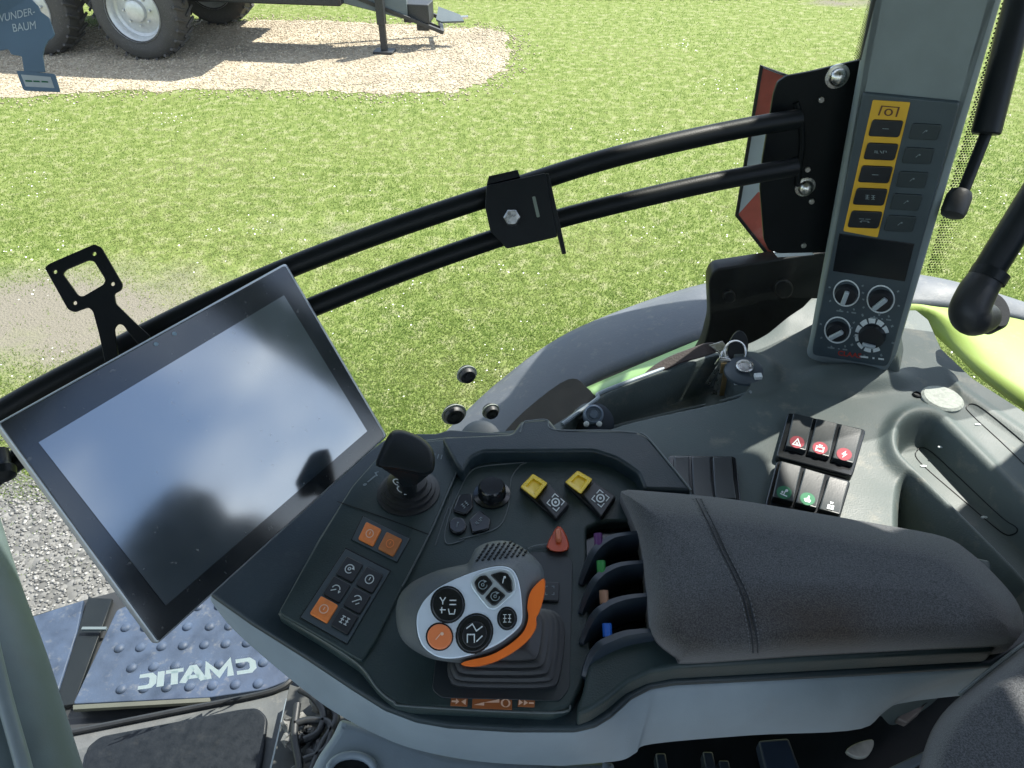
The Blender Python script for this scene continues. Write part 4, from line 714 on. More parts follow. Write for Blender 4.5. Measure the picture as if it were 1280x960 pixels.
# ---- gas strut and grab tube at right
gs = thing('gas_strut', at(1190, 257, .86), 'black gas strut with ball end hanging right of the pillar', 'gas strut')
cyl('strut_body', at(1290, -60, .80), at(1232, 168, .85), .0155, M_black, gs); cyl('strut_rod', at(1233, 166, .85), at(1203, 242, .86), .0065, M_black, gs)
lathe('end_fitting', at(1190, 270, .86), at(1202, 238, .86)-at(1190, 270, .86), [(.006, -.002), (.0125, .001), (.0138, .006), (.0138, .024), (.0115, .030), (.008, .032)], M_rubber, gs)
gp = thing('grab_tube', at(1222, 390, .98), 'thick black tube with elbow foot above the lime green mudguard', 'grab tube')
tube('tube_bar', [at(1345, 160, .92), at(1300, 235, .94), at(1262, 296, .96), at(1226, 355, .98), at(1218, 372, .98)], .0195, M_black, gp, 24)
tube('elbow', [at(1238, 340, .975), at(1222, 364, .98), at(1212, 388, .985), at(1218, 398, .99), at(1236, 396, 1.0)], [.020, .0235, .025, .024, .018], M_rubber, gp, 24)
tube('collar', [at(1240, 338, .975), at(1233, 349, .977)], .0235, M_black, gp, 24, 0)
lathe('base_flange', at(1243, 388, 1.02), Vector((.15, -.5, .8)), [(.028, -.02), (.028, 0), (.025, .004), (.012, .004)], M_rubber, gp, 32, .8, 1)
# ================================================================== RAILS, PLATE, CLAMP
rl = thing('double_rail', at(990, 180, .87), 'pair of black curved tubes running from bracket plate to behind the monitor', 'rail')
tube('rail_tube', [at(997, 149, .868), at(930, 160, .85), at(830, 181, .83), at(740, 204, .815), at(640, 236, .80), at(560, 262, .79), at(470, 293, .785), at(365, 333, .775), at(250, 384, .755), at(120, 450, .735), at(0, 516, .71), at(-140, 610, .68)], .0113, M_paint, rl, 20)
tube('rail_tube', [at(993, 209, .868), at(900, 226, .85), at(800, 248, .835), at(700, 273, .82), at(620, 298, .812), at(520, 333, .80), at(395, 382, .785), at(280, 432, .765), at(150, 500, .745), at(20, 575, .715), at(-60, 640, .70)], .0108, M_paint, rl, 20)
YP = PY(.885)
slab('end_plate', rnd([(1110, 66), (1084, 73), (1012, 90), (984, 95), (972, 103), (967, 118), (953, 200), (950, 235), (955, 300), (961, 313), (975, 317), (1034, 316), (1090, 316)], 3), YP, .005, M_paint, rl, .001)
tube('bend_lip', [up(a, b, PY(.883)) for a, b in [(995, 128), (1001, 150), (1003, 180), (999, 212), (997, 232)]], .0035, M_paint, rl, 10)
for a, b, r in [(1046, 95, .0125), (1006, 233, .0115)]:
    p = up(a, b, YP); bo = lathe('dome_nut', p, (0, -1, 0), [(r*1.1, 0), (r*1.1, .002), (r*.8, .0025), (r*.8, .006), (r*.62, .0105), (r*.3, .0128), (r*.05, .0132)], M_steel, rl, 24)
for a, b in [(998, 137), (1000, 148), (994, 199), (998, 210), (1026, 124), (1014, 251), (1004, 306), (1009, 211)]: cyl('rivet', up(a, b, YP), up(a, b, YP)+Vector((0, -.0035, 0)), .0035, M_paint if a < 1001 else M_steel, rl, n=12)
mb = MB(); 
for a, b, c_, d_ in [(1003, 316, 968, 318)]: pass
slab('lower_flange', [(968, 317), (1015, 315), (1018, 319), (972, 322)], YP, .02, M_whiterefl, rl, .001)
cl = thing('rail_clamp', at(648, 262, .79), 'square black clamp bracket with one zinc bolt on the double rail', 'clamp')
CP = PN(648, 262, .775, (-.05, -.87, .5))
slab('front_plate', rnd([(608, 232), (682, 216), (697, 296), (633, 311), (624, 300), (613, 290), (606, 258)], 3), CP, .005, M_paint, cl, .001)
slab('rear_plate', rnd([(611, 222), (645, 212), (650, 220), (684, 222), (694, 288), (640, 296), (618, 285)], 3), CP, .005, M_paint, cl, .001, off=-.042)
slab('side_flange', [(608, 232), (612, 222), (618, 285), (613, 290)], CP, .004, M_paint, cl, .001, off=-.01)
slab('top_flange', [(608, 231), (650, 221), (647, 212), (611, 220)], CP, .03, M_paint, cl, .001, off=-.006)
slab('side_fin', [(682, 217), (686, 217), (699, 275), (708, 317), (703, 318), (696, 290)], CP, .035, M_paint, cl, .001, off=.0)
lathe('bolt_head', up(640, 272, CP), CP[1], [(.0088, 0), (.0088, .005), (.0078, .006), (.002, .006)], M_steel, cl, 6)
slab('slot', rnd([(665, 246), (669, 245), (675, 271), (671, 272)], 1.5), CP, .0006, mat('slot_light', (.12, .15, .12), .5), cl, .0001, off=.0004)
# phone bracket
pb = thing('phone_bracket', at(150, 430, .70), 'black flat bracket plate with square hole above the monitor', 'bracket')
z4 = lambda L: [(a/2.977, 300+b/2.977) for a, b in L]
BP = PN(105, 350, .70, (.25, -.75, .6))
slab('bracket_plate', rnd(z4([(165, 103), (182, 88), (350, 15), (376, 26), (456, 165), (450, 186), (424, 200), (430, 236), (500, 305), (560, 360), (520, 395), (478, 345), (458, 316), (438, 312), (425, 330), (440, 440), (392, 465), (368, 350), (345, 265), (328, 250), (275, 269), (252, 258)]), 3), BP, .004, M_paint, pb, .0006,
     holes=[rnd(z4([(232, 125), (245, 110), (330, 74), (350, 80), (392, 148), (385, 165), (308, 210), (290, 206)]), 3)]+[ell(a/2.977, 300+b/2.977, 2.6, 2.6, 12) for a, b in [(204, 118), (350, 51), (419, 163), (278, 234)]])
kn = thing('mount_knob', at(5, 590, .68), 'small black clamp knob at the left edge beside the monitor', 'knob')
lathe('knob', at(6, 598, .68), at(0, 570, .69)-at(6, 598, .68), [(.004, -.002), (.010, .002), (.011, .010), (.008, .014), (.008, .03)], M_black, kn, 12); tube('knob_arm', [at(2, 588, .69), at(-14, 575, .70), at(-40, 570, .71)], .009, M_black, kn, 12, 2)
# ================================================================== MONITOR
Nm = Vector((.71845, -.38416, .57987)).normalized(); MP = (at(-4, 529, .5471), Nm)
mo = thing('monitor', at(240, 560, .70), 'large flat touch screen monitor in silver frame, switched off and reflecting sky', 'monitor')
q = [(-4, 529), (358, 328), (485, 545), (197, 806)]
slab('frame', rnd(q, 5), MP, .011, M_alu, mo, .002)
slab('back_housing', scl(q, .93), MP, .03, M_black, mo, .004, off=-.010)
iq = scl(q, .984)
slab('glass_panel', rnd(iq, 4), MP, .003, M_bezel, mo, .0006, off=.0012)
mb = MB(); mb.add([up(a, b, MP, .0018) for a, b in [(48, 553), (355, 369), (459, 539), (207, 757)]], [(0, 1, 2, 3)]); mb.build('screen', M_screen, mo, False)
for a, b in ((195, 430), (218, 417)): mark('sensor_dot', [(a-4, b-3), (a+4, b-3), (a+4, b+3), (a-4, b+3)], MP, [('f', circ(.5, .5, .4, n=12))], mat('sensor', (.16, .24, .30), .4), mo, .0016)
cb = at(300, 560, .78); tube('mount_arm', [cb-Nm*.02, cb-Nm*.06, at(330, 640, .84), at(360, 700, .88)], .018, M_black, mo, 16)
# ================================================================== ARMREST CONSOLE
DZ = 2.20
ar = thing('armrest_console', up(640, 800, PZ(2.0)), 'dark armrest control console with light grey lower shell and cloth pad', 'armrest')
OUTER = [(262, 742), (313, 778), (380, 820), (440, 860), (480, 885), (520, 900), (560, 907), (640, 912), (720, 912), (745, 906), (765, 894), (790, 871), (815, 858), (845, 853), (950, 848), (1100, 840), (1240, 831), (1292, 800), (1290, 770), (1100, 655), (900, 622), (866, 616), (812, 547), (795, 538), (697, 536), (686, 523), (651, 526), (640, 541), (562, 536), (545, 541), (500, 541), (478, 550), (425, 590), (330, 640), (280, 700)]
slab('console_base', rnd(OUTER, 3), PZ(DZ-.012), .008, M_deck2, ar, .004, seg=3)
slab('console_deck', rnd([(346, 767), (400, 800), (448, 832), (472, 862), (492, 878), (515, 884), (690, 892), (714, 883), (727, 858), (742, 816), (760, 801), (815, 786), (1240, 800), (1240, 700), (900, 630), (862, 618), (808, 551), (560, 545), (486, 554), (440, 606), (398, 672)], 6), PZ(DZ), .014, M_deck, ar, .0035, holes=[rnd([(738, 812), (733, 660), (752, 652), (830, 650), (830, 792), (765, 797)], 4)], seg=3)
slab('front_rim', rnd([(733, 842), (736, 824), (745, 810), (758, 803), (780, 795), (820, 787), (860, 800), (1262, 775), (1243, 812), (845, 834), (813, 840), (785, 853), (760, 874), (738, 888), (722, 893), (722, 880), (728, 866)], 5), PZ(DZ+.010), .022, M_deck, ar, .004, seg=3)
slab('key_ledge', rnd([(486, 555), (560, 549), (581, 569), (566, 600), (537, 666), (503, 733), (470, 800), (452, 826), (348, 765), (400, 673), (440, 608)], 4), PZ(DZ+.004), .008, M_deck, ar, .0015, seg=3)
slab('hood_rim', rnd([(552, 546), (640, 542), (651, 527), (686, 524), (697, 537), (795, 539), (812, 548), (865, 613), (806, 611), (797, 590), (770, 572), (742, 563), (604, 564), (588, 572), (578, 590), (570, 580)], 5), PZ(DZ+.018), .03, M_deck2, ar, .0035, seg=3)
M_edge = mat('edge_highlight', (.085, .105, .11), .4)  # lighter tone paints the highlights along deck creases and rims
def line(pts, z, r=.0009, m=None, nm='edge_line'): tube(nm, [up(a, b, PZ(z)) for a, b in pts], r, m or M_edge, ar, 6, 5)
line([(650, 541), (655, 528), (662, 526), (684, 525), (692, 537), (760, 538), (796, 541)], DZ+.018); line([(800, 541), (812, 549), (840, 583), (864, 613)], DZ+.018, .0012)
line([(544, 682), (560, 636), (563, 640)], DZ+.0006, .0006); line([(580, 675), (560, 680), (556, 668), (563, 640), (577, 608), (586, 592), (602, 583), (655, 578)], DZ+.0006, .0007)
line([(575, 674), (602, 667), (625, 657), (635, 635), (637, 615), (640, 596), (650, 582), (658, 578)], DZ+.0006, .0007)
line([(422, 627), (480, 647), (536, 668)], DZ+.0042, .0006, M_black); line([(580, 570), (566, 601), (537, 667), (503, 733)], DZ+.004, .0009)
line([(660, 686), (670, 682), (688, 680)], DZ+.003, .0009); line([(349, 767), (400, 798), (448, 830), (472, 861), (492, 877), (515, 883), (690, 891), (713, 882)], DZ-.0008, .0009)
slab('lever_slot_liner', [(728, 822), (725, 650), (836, 645), (836, 800), (770, 803)], PZ(DZ-.0118), .002, M_gloss, ar, .0003)
slab('gate_plate', rnd([(548, 790), (540, 862), (552, 872), (700, 876), (712, 860), (716, 700), (700, 690), (660, 690)], 6), PZ(DZ+.0012), .002, mat('gate_dark', (.016, .022, .026), .45), ar, .0005)
A_ = OUTER[:18]; B_ = [(264, 752), (290, 785), (340, 830), (395, 874), (430, 897), (470, 918), (520, 937), (600, 952), (690, 957), (720, 956), (745, 954), (778, 950), (795, 941), (815, 930), (940, 919), (1076, 911), (1122, 880), (1285, 862)]
Am = [((a[0]+b[0])/2, (a[1]+b[1])/2) for a, b in zip(A_, B_)]
def shell():
    a = cr([up(x, y, PZ(DZ-.0165)) for x, y in A_], 6); b = cr([up(x, y, PZ(DZ-.075)) for x, y in B_], 6); m_ = cr([up(x, y, PZ(DZ-.040)) for x, y in Am], 6); n = len(a); vs = []; fs = []
    lay = []
    for j in range(9):
        s = j/8; lay.append([a[i]*(1-s)**2+(m_[i]*2-(a[i]+b[i])*.5)*(2*s*(1-s))+b[i]*s*s for i in range(n)])
    lay.append([p+Vector((0, .015, -.004)) for p in b]); lay.append([p+Vector((0, .05, .0)) for p in b])
    for l in lay: vs += l
    for j in range(len(lay)-1):
        for i in range(n-1): fs.append((j*n+i, j*n+i+1, (j+1)*n+i+1, (j+1)*n+i))
    o = mk('lower_shell', vs, fs, M_shell, ar); s_ = o.modifiers.new('thick', 'SOLIDIFY'); s_.thickness = .004; s_.offset = 1; return o
shell()
# ---- pad
def offs(P, d):
    n = len(P); o = []
    area = sum(P[i][0]*P[(i+1) % n][1]-P[(i+1) % n][0]*P[i][1] for i in range(n)); sg = 1 if area > 0 else -1
    for i in range(n):
        t = Vector((P[(i+1) % n][0]-P[i-1][0], P[(i+1) % n][1]-P[i-1][1])); t = t.normalized() if t.length > 0 else Vector((1, 0)); o.append((P[i][0]-t.y*sg*d, P[i][1]+t.x*sg*d))
    return o
def cushion(name, px, z0, z1, m, parent, roll=22, base=None, near=.0):
    P = smo(px, 4); rings = []; K = 14; cur = P; dprev = 0.; allp = []
    for k in range(K+1):
        t = k/K*math.pi/2; d = roll*(1-math.cos(t)); z = z0+(z1-z0)*math.sin(t)**.9
        cur = offs(cur, d-dprev) if k else P; dprev = d
        if k:
            for _ in range(2): cur = [((cur[i-1][0]+2*cur[i][0]+cur[(i+1) % len(cur)][0])/4, (cur[i-1][1]+2*cur[i][1]+cur[(i+1) % len(cur)][1])/4) for i in range(len(cur))]
        rings.append([up(a, b, PZ(z)) for a, b in cur])
    c = sum(rings[-1], Vector())/len(cur)
    low = [p+Vector((0, 0, -.008)) for p in rings[0]]; return loft(name, [low]+rings, m, parent, True, True, base)
padpx = [(776, 618), (782, 613), (800, 613), (900, 622), (1000, 638), (1110, 657), (1180, 671), (1212, 690), (1245, 720), (1270, 750), (1279, 775), (1274, 796), (1248, 806), (1150, 811), (1000, 819), (862, 828), (846, 822), (814, 792), (808, 740), (800, 680), (788, 645)]
def padmesh():
    P = smo(padpx, 4); xs = np.array([p[0] for p in P]); x0, x1 = xs.min(), xs.max(); nx, ny = 200, 90; cx = x0+(x1-x0)*(1-np.cos(np.pi*np.linspace(.0, 1, nx)))/2; T = np.zeros(nx); B = np.zeros(nx)
    for i, x in enumerate(np.clip(cx, x0+.05, x1-.05)):
        ys = []
        for k in range(len(P)):
            (ax_, ay), (bx_, by_) = P[k], P[(k+1) % len(P)]
            if (ax_ > x) != (bx_ > x): ys.append(ay+(by_-ay)*(x-ax_)/(bx_-ax_))
        T[i], B[i] = min(ys), max(ys)
    S = (1-np.cos(np.pi*np.linspace(0, 1, ny)))/2; X = np.repeat(cx[:, None], ny, 1); Y = T[:, None]*(1-S)+B[:, None]*S; D = np.clip(sdf(P, X, Y), 0, None)
    roll = 34.; t = np.clip(D/roll, 0, 1); hh = np.sqrt(np.clip(1-(1-t)**2, 0, 1)); z = DZ+.012+.046*hh+.010*np.clip(D/90, 0, 1)**.8
    z += .0012*np.sin(X*.035+Y*.02)*hh-.0007*np.exp(-(np.abs(X-np.interp(Y, [624, 664, 720, 780, 820], [873, 893, 920, 940, 945]))/4.)**2)*hh
    vs = [up(X[i, j], Y[i, j], PZ(float(z[i, j]))) for i in range(nx) for j in range(ny)]; fs = [(i*ny+j, (i+1)*ny+j, (i+1)*ny+j+1, i*ny+j+1) for i in range(nx-1) for j in range(ny-1)]
    e = [i*ny for i in range(nx)]+[i*ny+ny-1 for i in range(nx-1, -1, -1)]; b = len(vs)
    for q in e: vs.append(Vector((vs[q].x, vs[q].y, DZ-.004)))
    fs += [(e[k], b+k, b+(k+1) % len(e), e[(k+1) % len(e)]) for k in range(len(e))]; fs.append(tuple(range(b, b+len(e))))
    return mk('armrest_pad', vs, fs, M_fab, ar)
pad = padmesh(); pad['label'] = 'charcoal cloth armrest pad with double seam'
for dx, r, m_ in ((0, .0006, mat('thread', (.022, .024, .028), .9)), (6, .0006, mat('thread', (.022, .024, .028), .9))):
    p = drape([(870+dx, 624), (878+dx, 640), (890+dx, 664), (903+dx, 692), (917+dx, 720), (930+dx, 750), (937+dx, 780), (940+dx, 800), (941+dx, 815)], .0006, pad); tube('stitch_line', p, r, m_, pad, 6, 5)
sm_ = MB(); p_ = cr(drape([(866, 624), (874, 640), (886, 664), (899, 692), (913, 720), (926, 750), (933, 780), (936, 800), (937, 812)], .0004, pad)+[], 9)
for k in range(0, len(p_)-2, 2):
    for dx in (0, .0125):
        v, f = tube_geo([p_[k]+Vector((dx*.62, 0, 0)), p_[k+1]+Vector((dx*.62, 0, 0))], .0005, 5); sm_.add(v, f)
sm_.build('stitches', mat('stitch_grey', (.11, .115, .12), .9), pad)
# ---- lower fixed body and hole
lb = slab('lower_body', rnd([(424, 893), (450, 900), (560, 938), (700, 950), (770, 948), (740, 1150), (300, 1150), (372, 990), (396, 940), (414, 915)], 8), PZ(2.06), .12, M_shell, ar, .012, seg=5)
slab('round_recess', ell(440, 964, 26, 17), PZ(2.0608), .002, M_black, ar, .0005); tube('recess_rim', [up(a, b, PZ(2.062)) for a, b in ell(440, 964, 29, 20, 20)], .004, M_shell, ar, 10, 0, True)
# ---- keypads
def keypad(q, cells, label, off=.0055):
    pl = PZ(DZ+off); c = (sum(a for a, b in q)/4, sum(b for a, b in q)/4); t = thing('keypad', up(*c, pl), label, 'keypad', 'keypads on the armrest console')
    slab('gasket', scl(q, 1.035), PZ(DZ+off-.0008), .002, M_black, t, .0003); slab('keypad_plate', q, pl, .002, M_panel, t, .0005)
    for (u0, v0, u1, v1, m_, ic, sm) in cells:
        k = slab('key', rnd(inset(q, (u0, v0, u1, v1)), 2), pl, .003, m_, t, .0008, off=.0022); s = inset(q, (u0+(u1-u0)*.22, v0+(v1-v0)*.22, u1-(u1-u0)*.22, v1-(v1-v0)*.22)); mark('symbol', s, pl, ICON[ic], sm, k, .0028, w=.09)
    return t
k2 = [(454, 645), (512, 673), (496, 702), (440, 674)]
keypad(k2, [(.10, .14, .43, .86, M_orange, 'ring', M_peach), (.54, .14, .88, .86, M_orange2, 'ring', M_orange)], 'small keypad with two orange keys side by side')
k6 = [(432, 686), (487, 714), (434, 804), (376, 771)]
cells = []
for r_, (ia, ib) in enumerate([('cyc', 'ring'), ('arc', 'arc2'), ('ring', 'grid')]):
    v0 = .07+r_*.29; v1 = v0+.255
    cells.append((.10, v0, .47, v1, M_orange if r_ == 2 else M_key, ia, M_peach if r_ == 2 else M_white)); cells.append((.55, v0, .92, v1, M_key, ib, M_white))
keypad(k6, cells, 'keypad of five black keys and one orange key')
mark('slider_symbol', [(447, 596), (474, 588), (480, 600), (454, 611)], PZ(DZ+.004), [('f', circ(.15, .75, .1, n=8)), ('l', [(.3, .65), (.75, .35)], .1), ('l', [(.8, .45), (.8, .1), (.95, .1)], .07)], M_whitedim, ar)
mark('scale_symbol', [(543, 566), (554, 568), (552, 575), (541, 573)], PZ(DZ+.004), [('l', [(.1, .1), (.1, .9)], .12), ('l', [(.5, .1), (.5, .9)], .12), ('l', [(.9, .1), (.9, .9)], .12)], M_whitedim, ar)
# ---- shuttle lever
sl_ = thing('shuttle_lever', up(512, 615, PZ(DZ)), 'black paddle topped lever in round ribbed boot beside the monitor corner', 'lever')
bc = up(511, 617, PZ(DZ+.002)); lathe('boot', bc, (0, 0, 1), [(.034, 0), (.0335, .004), (.029, .005), (.029, .009), (.0255, .010), (.0255, .014), (.021, .015), (.021, .021), (.016, .024), (.010, .030)], M_rubber, sl_, 40)
kpx = smo([(470, 582), (476, 562), (487, 542), (496, 537), (509, 539), (527, 547), (540, 560), (544, 575), (541, 590), (530, 594), (512, 590), (490, 586)], 3)
kc = (507, 566); KP = (at(507, 566, .70), Vector((-.05, -.25, .97)).normalized()); R_ = []
for off, s in ((-.040, .25), (-.034, .45), (-.022, .82), (-.016, .95), (-.008, 1.0), (-.003, .97), (-.0005, .90), (.0004, .80)):
    cc = (507+(5 if off < -.03 else 2 if off < -.02 else 0), 566+(34 if off < -.038 else 24 if off < -.03 else 7 if off < -.02 else 0)); R_.append([up(cc[0]+(a-kc[0])*s, cc[1]+(b-kc[1])*s, KP, off) for a, b in kpx])
loft('lever_knob', R_, M_black, sl_)
tube('stem', [up(511, 617, PZ(DZ+.01)), at(509, 598, .725)], .009, M_black, sl_, 12, 0)
for (a, b) in ((499, 604), (504, 613)): mark('direction_symbol', pgon(a, b, 18, 11, 28), (up(a, b, PZ(DZ+.043-(b-598)*.0004)), Vector((0, -.5, .87))), [('l', circ(.35, .5, .3, 60, 300, 12), .1), ('l', [(.3, .5), (.95, .5)], .12), ('l', [(.7, .2), (.95, .5), (.7, .85)], .1)], M_white, sl_, .001)
# ---- small round knob + three black buttons
rk2 = thing('round_knob', up(615, 616, PZ(DZ)), 'small black rotary knob left of the yellow switches', 'knob'); c = up(615, 619, PZ(DZ)); lathe('knob_body', c, (0, 0, 1), [(.020, 0), (.020, .002), (.0155, .003), (.0145, .013), (.0125, .0155), (.003, .0155)], M_gloss, rk2, 32)
b3 = thing('button_cluster', up(588, 650, PZ(DZ)), 'cluster of three small black push buttons beside the rotary knob', 'buttons')
for (px_, ic, cc) in (([(566, 638), (574, 618), (590, 616), (592, 632), (582, 643)], 'grid', (581, 631)), (ell(572, 656, 11, 10), 'slash', (572, 656)), ([(586, 650), (599, 637), (614, 648), (611, 661), (590, 666)], 'word', (599, 651))):
    k = slab('push_button', rnd(px_, 3) if len(px_) < 9 else px_, PZ(DZ+.004), .005, M_gloss, b3, .0012); mark('symbol', pgon(*cc, 11, 9, -40), PZ(DZ+.004), ICON[ic], M_whitedim, k, .0005)
# ---- yellow switches
Y1 = [([(650, 609), (666, 592), (685, 604), (669, 624)], [(672, 622), (686, 604), (711, 629), (695, 648)], (694.5, 628)), ([(706, 603), (722, 588), (741, 599), (726, 618)], [(728, 618), (742, 602), (769, 620), (752, 646)], (750.5, 623))]
for k, (ya, bb, ic) in enumerate(Y1):
    t = thing('pto_switch', up(*ic, PZ(DZ)), ['yellow flip switch on black base, nearer the rotary knob', 'yellow flip switch on black base, nearer the cloth armrest pad'][k], 'switch', 'yellow flip switches')
    al = [ya[0], ya[1], bb[2], bb[3]]; slab('switch_base', rnd(scl(al, 1.06), 4), PZ(DZ+.004), .006, M_key, t, .001)
    slab('black_half', rnd(bb, 2), PZ(DZ+.008), .006, M_key, t, .0012); R_ = []
    R_ = [[up(a, b, PZ(DZ+z)) for a, b in scl(smo(rnd(ya, 3, 2), 2), s)] for z, s in ((.004, 1.0), (.012, 1.0), (.0145, .93), (.0145, .62), (.0125, .5))]; loft('yellow_rocker', R_, M_yellow, t)
    c, s = math.cos(.72), math.sin(.72); mark('symbol', pgon(ic[0], ic[1], 17, 17, 40), PZ(DZ+.008), ICON['pto2'], M_white, t, .0005, w=.07)
# ---- red orange thumb switch
t = thing('thumb_switch', up(697, 680, PZ(DZ)), 'red orange wedge shaped thumb switch behind the joystick', 'switch')
P = [(683, 684), (690, 668), (697, 658), (704, 662), (711, 678), (709, 688), (695, 690)]; loft('wedge', [[up(a, b, PZ(DZ+z)) for a, b in scl(smo(P, 2), s, (697, 680))] for z, s in ((0, 1.0), (.004, 1.0), (.006, .9))], M_orsw, t)
mb = MB(); c = up(698, 671, PZ(DZ+.006)); mb.box(c, (.006, .016, .008)); mb.build('finger_ridge', mat('ridge_orange', (.50, .13, .05), .4), t, bevel=.002)
t = thing('small_key', up(686, 740, PZ(DZ)), 'tiny square black key half hidden right of the joystick', 'key'); k = slab('key_cap', rnd(pgon(687, 739, 24, 24, 2), 3), PZ(DZ+.004), .005, M_key, t, .001); mark('symbol', pgon(687, 738, 13, 13), PZ(DZ+.004), ICON['corners'], M_whitedim, k, .0005)
# ---- four finger levers
FN = [([(727, 716), (733, 704), (740, 692), (748, 682), (757, 675), (771, 669), (800, 665)], (748.5, 676), 'purple', 'at the back, its end tipped purple'), ([(727, 752), (734, 738), (741, 728), (748, 720), (757, 713), (777, 705), (808, 702)], (752, 710), 'green', 'second from the back, its end tipped green'),
      ([(728, 790), (736, 776), (744, 766), (753, 759), (765, 752), (786, 746), (814, 743)], (755.5, 747), 'tan', 'third from the back, its end tipped tan'), ([(731, 832), (737, 818), (746, 808), (757, 801), (780, 792), (800, 789), (818, 788)], (759.5, 788), 'blue', 'nearest the front rim, its end tipped blue')]
for k, (arc, tp_, cn, lab) in enumerate(FN):
    z = DZ+.020; t = thing('finger_lever', up(arc[3][0], arc[3][1], PZ(DZ)), 'black curved finger lever '+lab, 'lever', 'finger levers beside the armrest pad')
    a3 = cr([up(a, b, PZ(z)) for a, b in arc], 5); n = len(a3); vs = []; fs = []
    for i, p in enumerate(a3):
        s = i/(n-1); w = .0050+.0035*math.sin(math.pi*s); tg = (a3[min(i+1, n-1)]-a3[max(i-1, 0)]).normalized(); nn = Vector((tg.y, -tg.x, 0)); dz = -.018*(1-min(1, s*2.2))**2
        for (u_, h_) in ((-.5, -.03), (-.55, -.004), (-.35, 0), (.35, .0004), (.6, -.003), (.9, -.012), (1.1, -.03)): vs.append(p+nn*(w*u_*1.0)+Vector((0, 0, h_+dz)))
    for i in range(n-1):
        for j in range(6): fs.append((i*7+j, i*7+j+1, (i+1)*7+j+1, (i+1)*7+j))
    fs.append(tuple(range(7))); fs.append(tuple(range((n-1)*7, n*7))[::-1]); fs += [(i*7+6, i*7, (i+1)*7, (i+1)*7+6) for i in range(n-1)]
    mk('paddle', vs, fs, mat('paddle_blue_black', (.020, .030, .042), .33), t)
    a = up(tp_[0], tp_[1]+8, PZ(z-.004)); b = up(tp_[0]-1, tp_[1]-9, PZ(z+.002)); v, f = tube_geo(cr([a, (a+b)/2, b], 4), [.0042]*9, 12); mk('coloured_tip', v, f, M_tips[cn], t)
mark('rim_symbols', [(738, 823), (766, 796), (772, 802), (744, 829)], PZ(DZ+.010), [('l', [(.02, .5), (.12, .5)], .16), ('l', [(.25, .3), (.25, .8)], .07), ('l', [(.19, .55), (.31, .55)], .14), ('l', [(.45, .3), (.6, .3)], .14), ('l', [(.45, .7), (.6, .7)], .14), ('l', [(.75, .2), (.95, .8)], .08)], M_white, ar)
# ---- printed marks below joystick
GP = PZ(DZ)
for q, it, bg in (([(564, 871), (585, 872), (584, 883), (563, 882)], [('l', [(.05, .5), (.35, .5)], .2), ('f', [(.3, .15), (.3, .85), (.5, .5)]), ('f', [(.9, .15), (.9, .85), (.62, .5)])], True), ([(591, 869), (640, 871), (640, 887), (590, 885)], [('f', [(.04, .75), (.3, .5), (.3, .78)]), ('f', [(.28, .55), (.68, .22), (.68, .5)]), ('c', circ(.84, .52, .10, n=14, ry=.3), .05)], True), ([(648, 873), (669, 874), (668, 884), (647, 883)], [('l', [(.65, .5), (.95, .5)], .2), ('f', [(.35, .15), (.35, .85), (.6, .5)]), ('f', [(.05, .15), (.05, .85), (.3, .5)])], True)):
    bgd = slab('printed_label', q, GP, .0008, mat('label_orange', (.30, .10, .03), .5), ar, .0002, off=.0005); mark('symbol', q, GP, it, M_peach, bgd, .0009)
# ================================================================== JOYSTICK
Z = lambda L: [(480+a/4, 660+b/4) for a, b in L]
js = thing('joystick', up(620, 800, PZ(DZ)), 'large joystick with silver button face and orange trim on a ribbed boot', 'joystick')
base = smo([(560, 832), (562, 850), (574, 860), (630, 862), (684, 861), (699, 850), (706, 800), (702, 775), (680, 765), (600, 780), (570, 800)], 3); bc = (632, 815); R_ = []
tgt = (628, 790)
RIB = [(1.0, 0), (1.0, .004), (.94, .006), (.90, .0065), (.93, .009), (.94, .011), (.88, .0135), (.81, .014), (.85, .017), (.86, .019), (.79, .0215), (.72, .022), (.76, .025), (.77, .027), (.70, .029), (.63, .0295), (.66, .032), (.66, .034), (.56, .037), (.45, .040)]
RIB = [(tuple((1-k)*a+k*b for a, b in zip(RIB[i], RIB[i+1]))) for i in range(len(RIB)-1) for k in (0, .5)]+[RIB[-1]]
for s, zz in RIB:
    t = zz/.040; c = (bc[0]+(tgt[0]-bc[0])*t, bc[1]+(tgt[1]-bc[1])*t); R_.append([up(c[0]+(a-bc[0])*s, c[1]+(b-bc[1])*s, PZ(DZ+.001+zz)) for a, b in base])
loft('boot', R_, M_rubber, js)
JN = Vector((-.10, -.42, .90)).normalized(); JP = (at(600, 750, .622), JN)
PL = Z([(163, 500), (163, 440), (180, 395), (210, 350), (270, 298), (370, 248), (480, 208), (560, 190), (610, 192), (645, 210), (668, 250), (682, 310), (690, 390), (690, 460), (670, 500), (620, 545), (550, 590), (450, 630), (350, 652), (270, 645), (205, 605), (175, 555)])
BO = Z([(62, 470), (62, 390), (85, 325), (150, 265), (260, 215), (360, 190), (425, 172), (445, 115), (500, 78), (580, 62), (660, 78), (720, 118), (785, 185), (804, 250), (800, 330), (770, 430), (748, 500), (700, 560), (600, 630), (500, 668), (400, 676), (270, 662), (190, 635), (120, 590), (80, 540)])
cc = (585, 752); N_ = 96; plr = byangle(smo(PL, 4), cc, N_); bor = byangle(smo(BO, 4), cc, N_)
def lerp2(a, b, t): return [(p[0]*(1-t)+q_[0]*t, p[1]*(1-t)+q_[1]*t) for p, q_ in zip(a, b)]
low = scl(bor, .62, (615, 785))
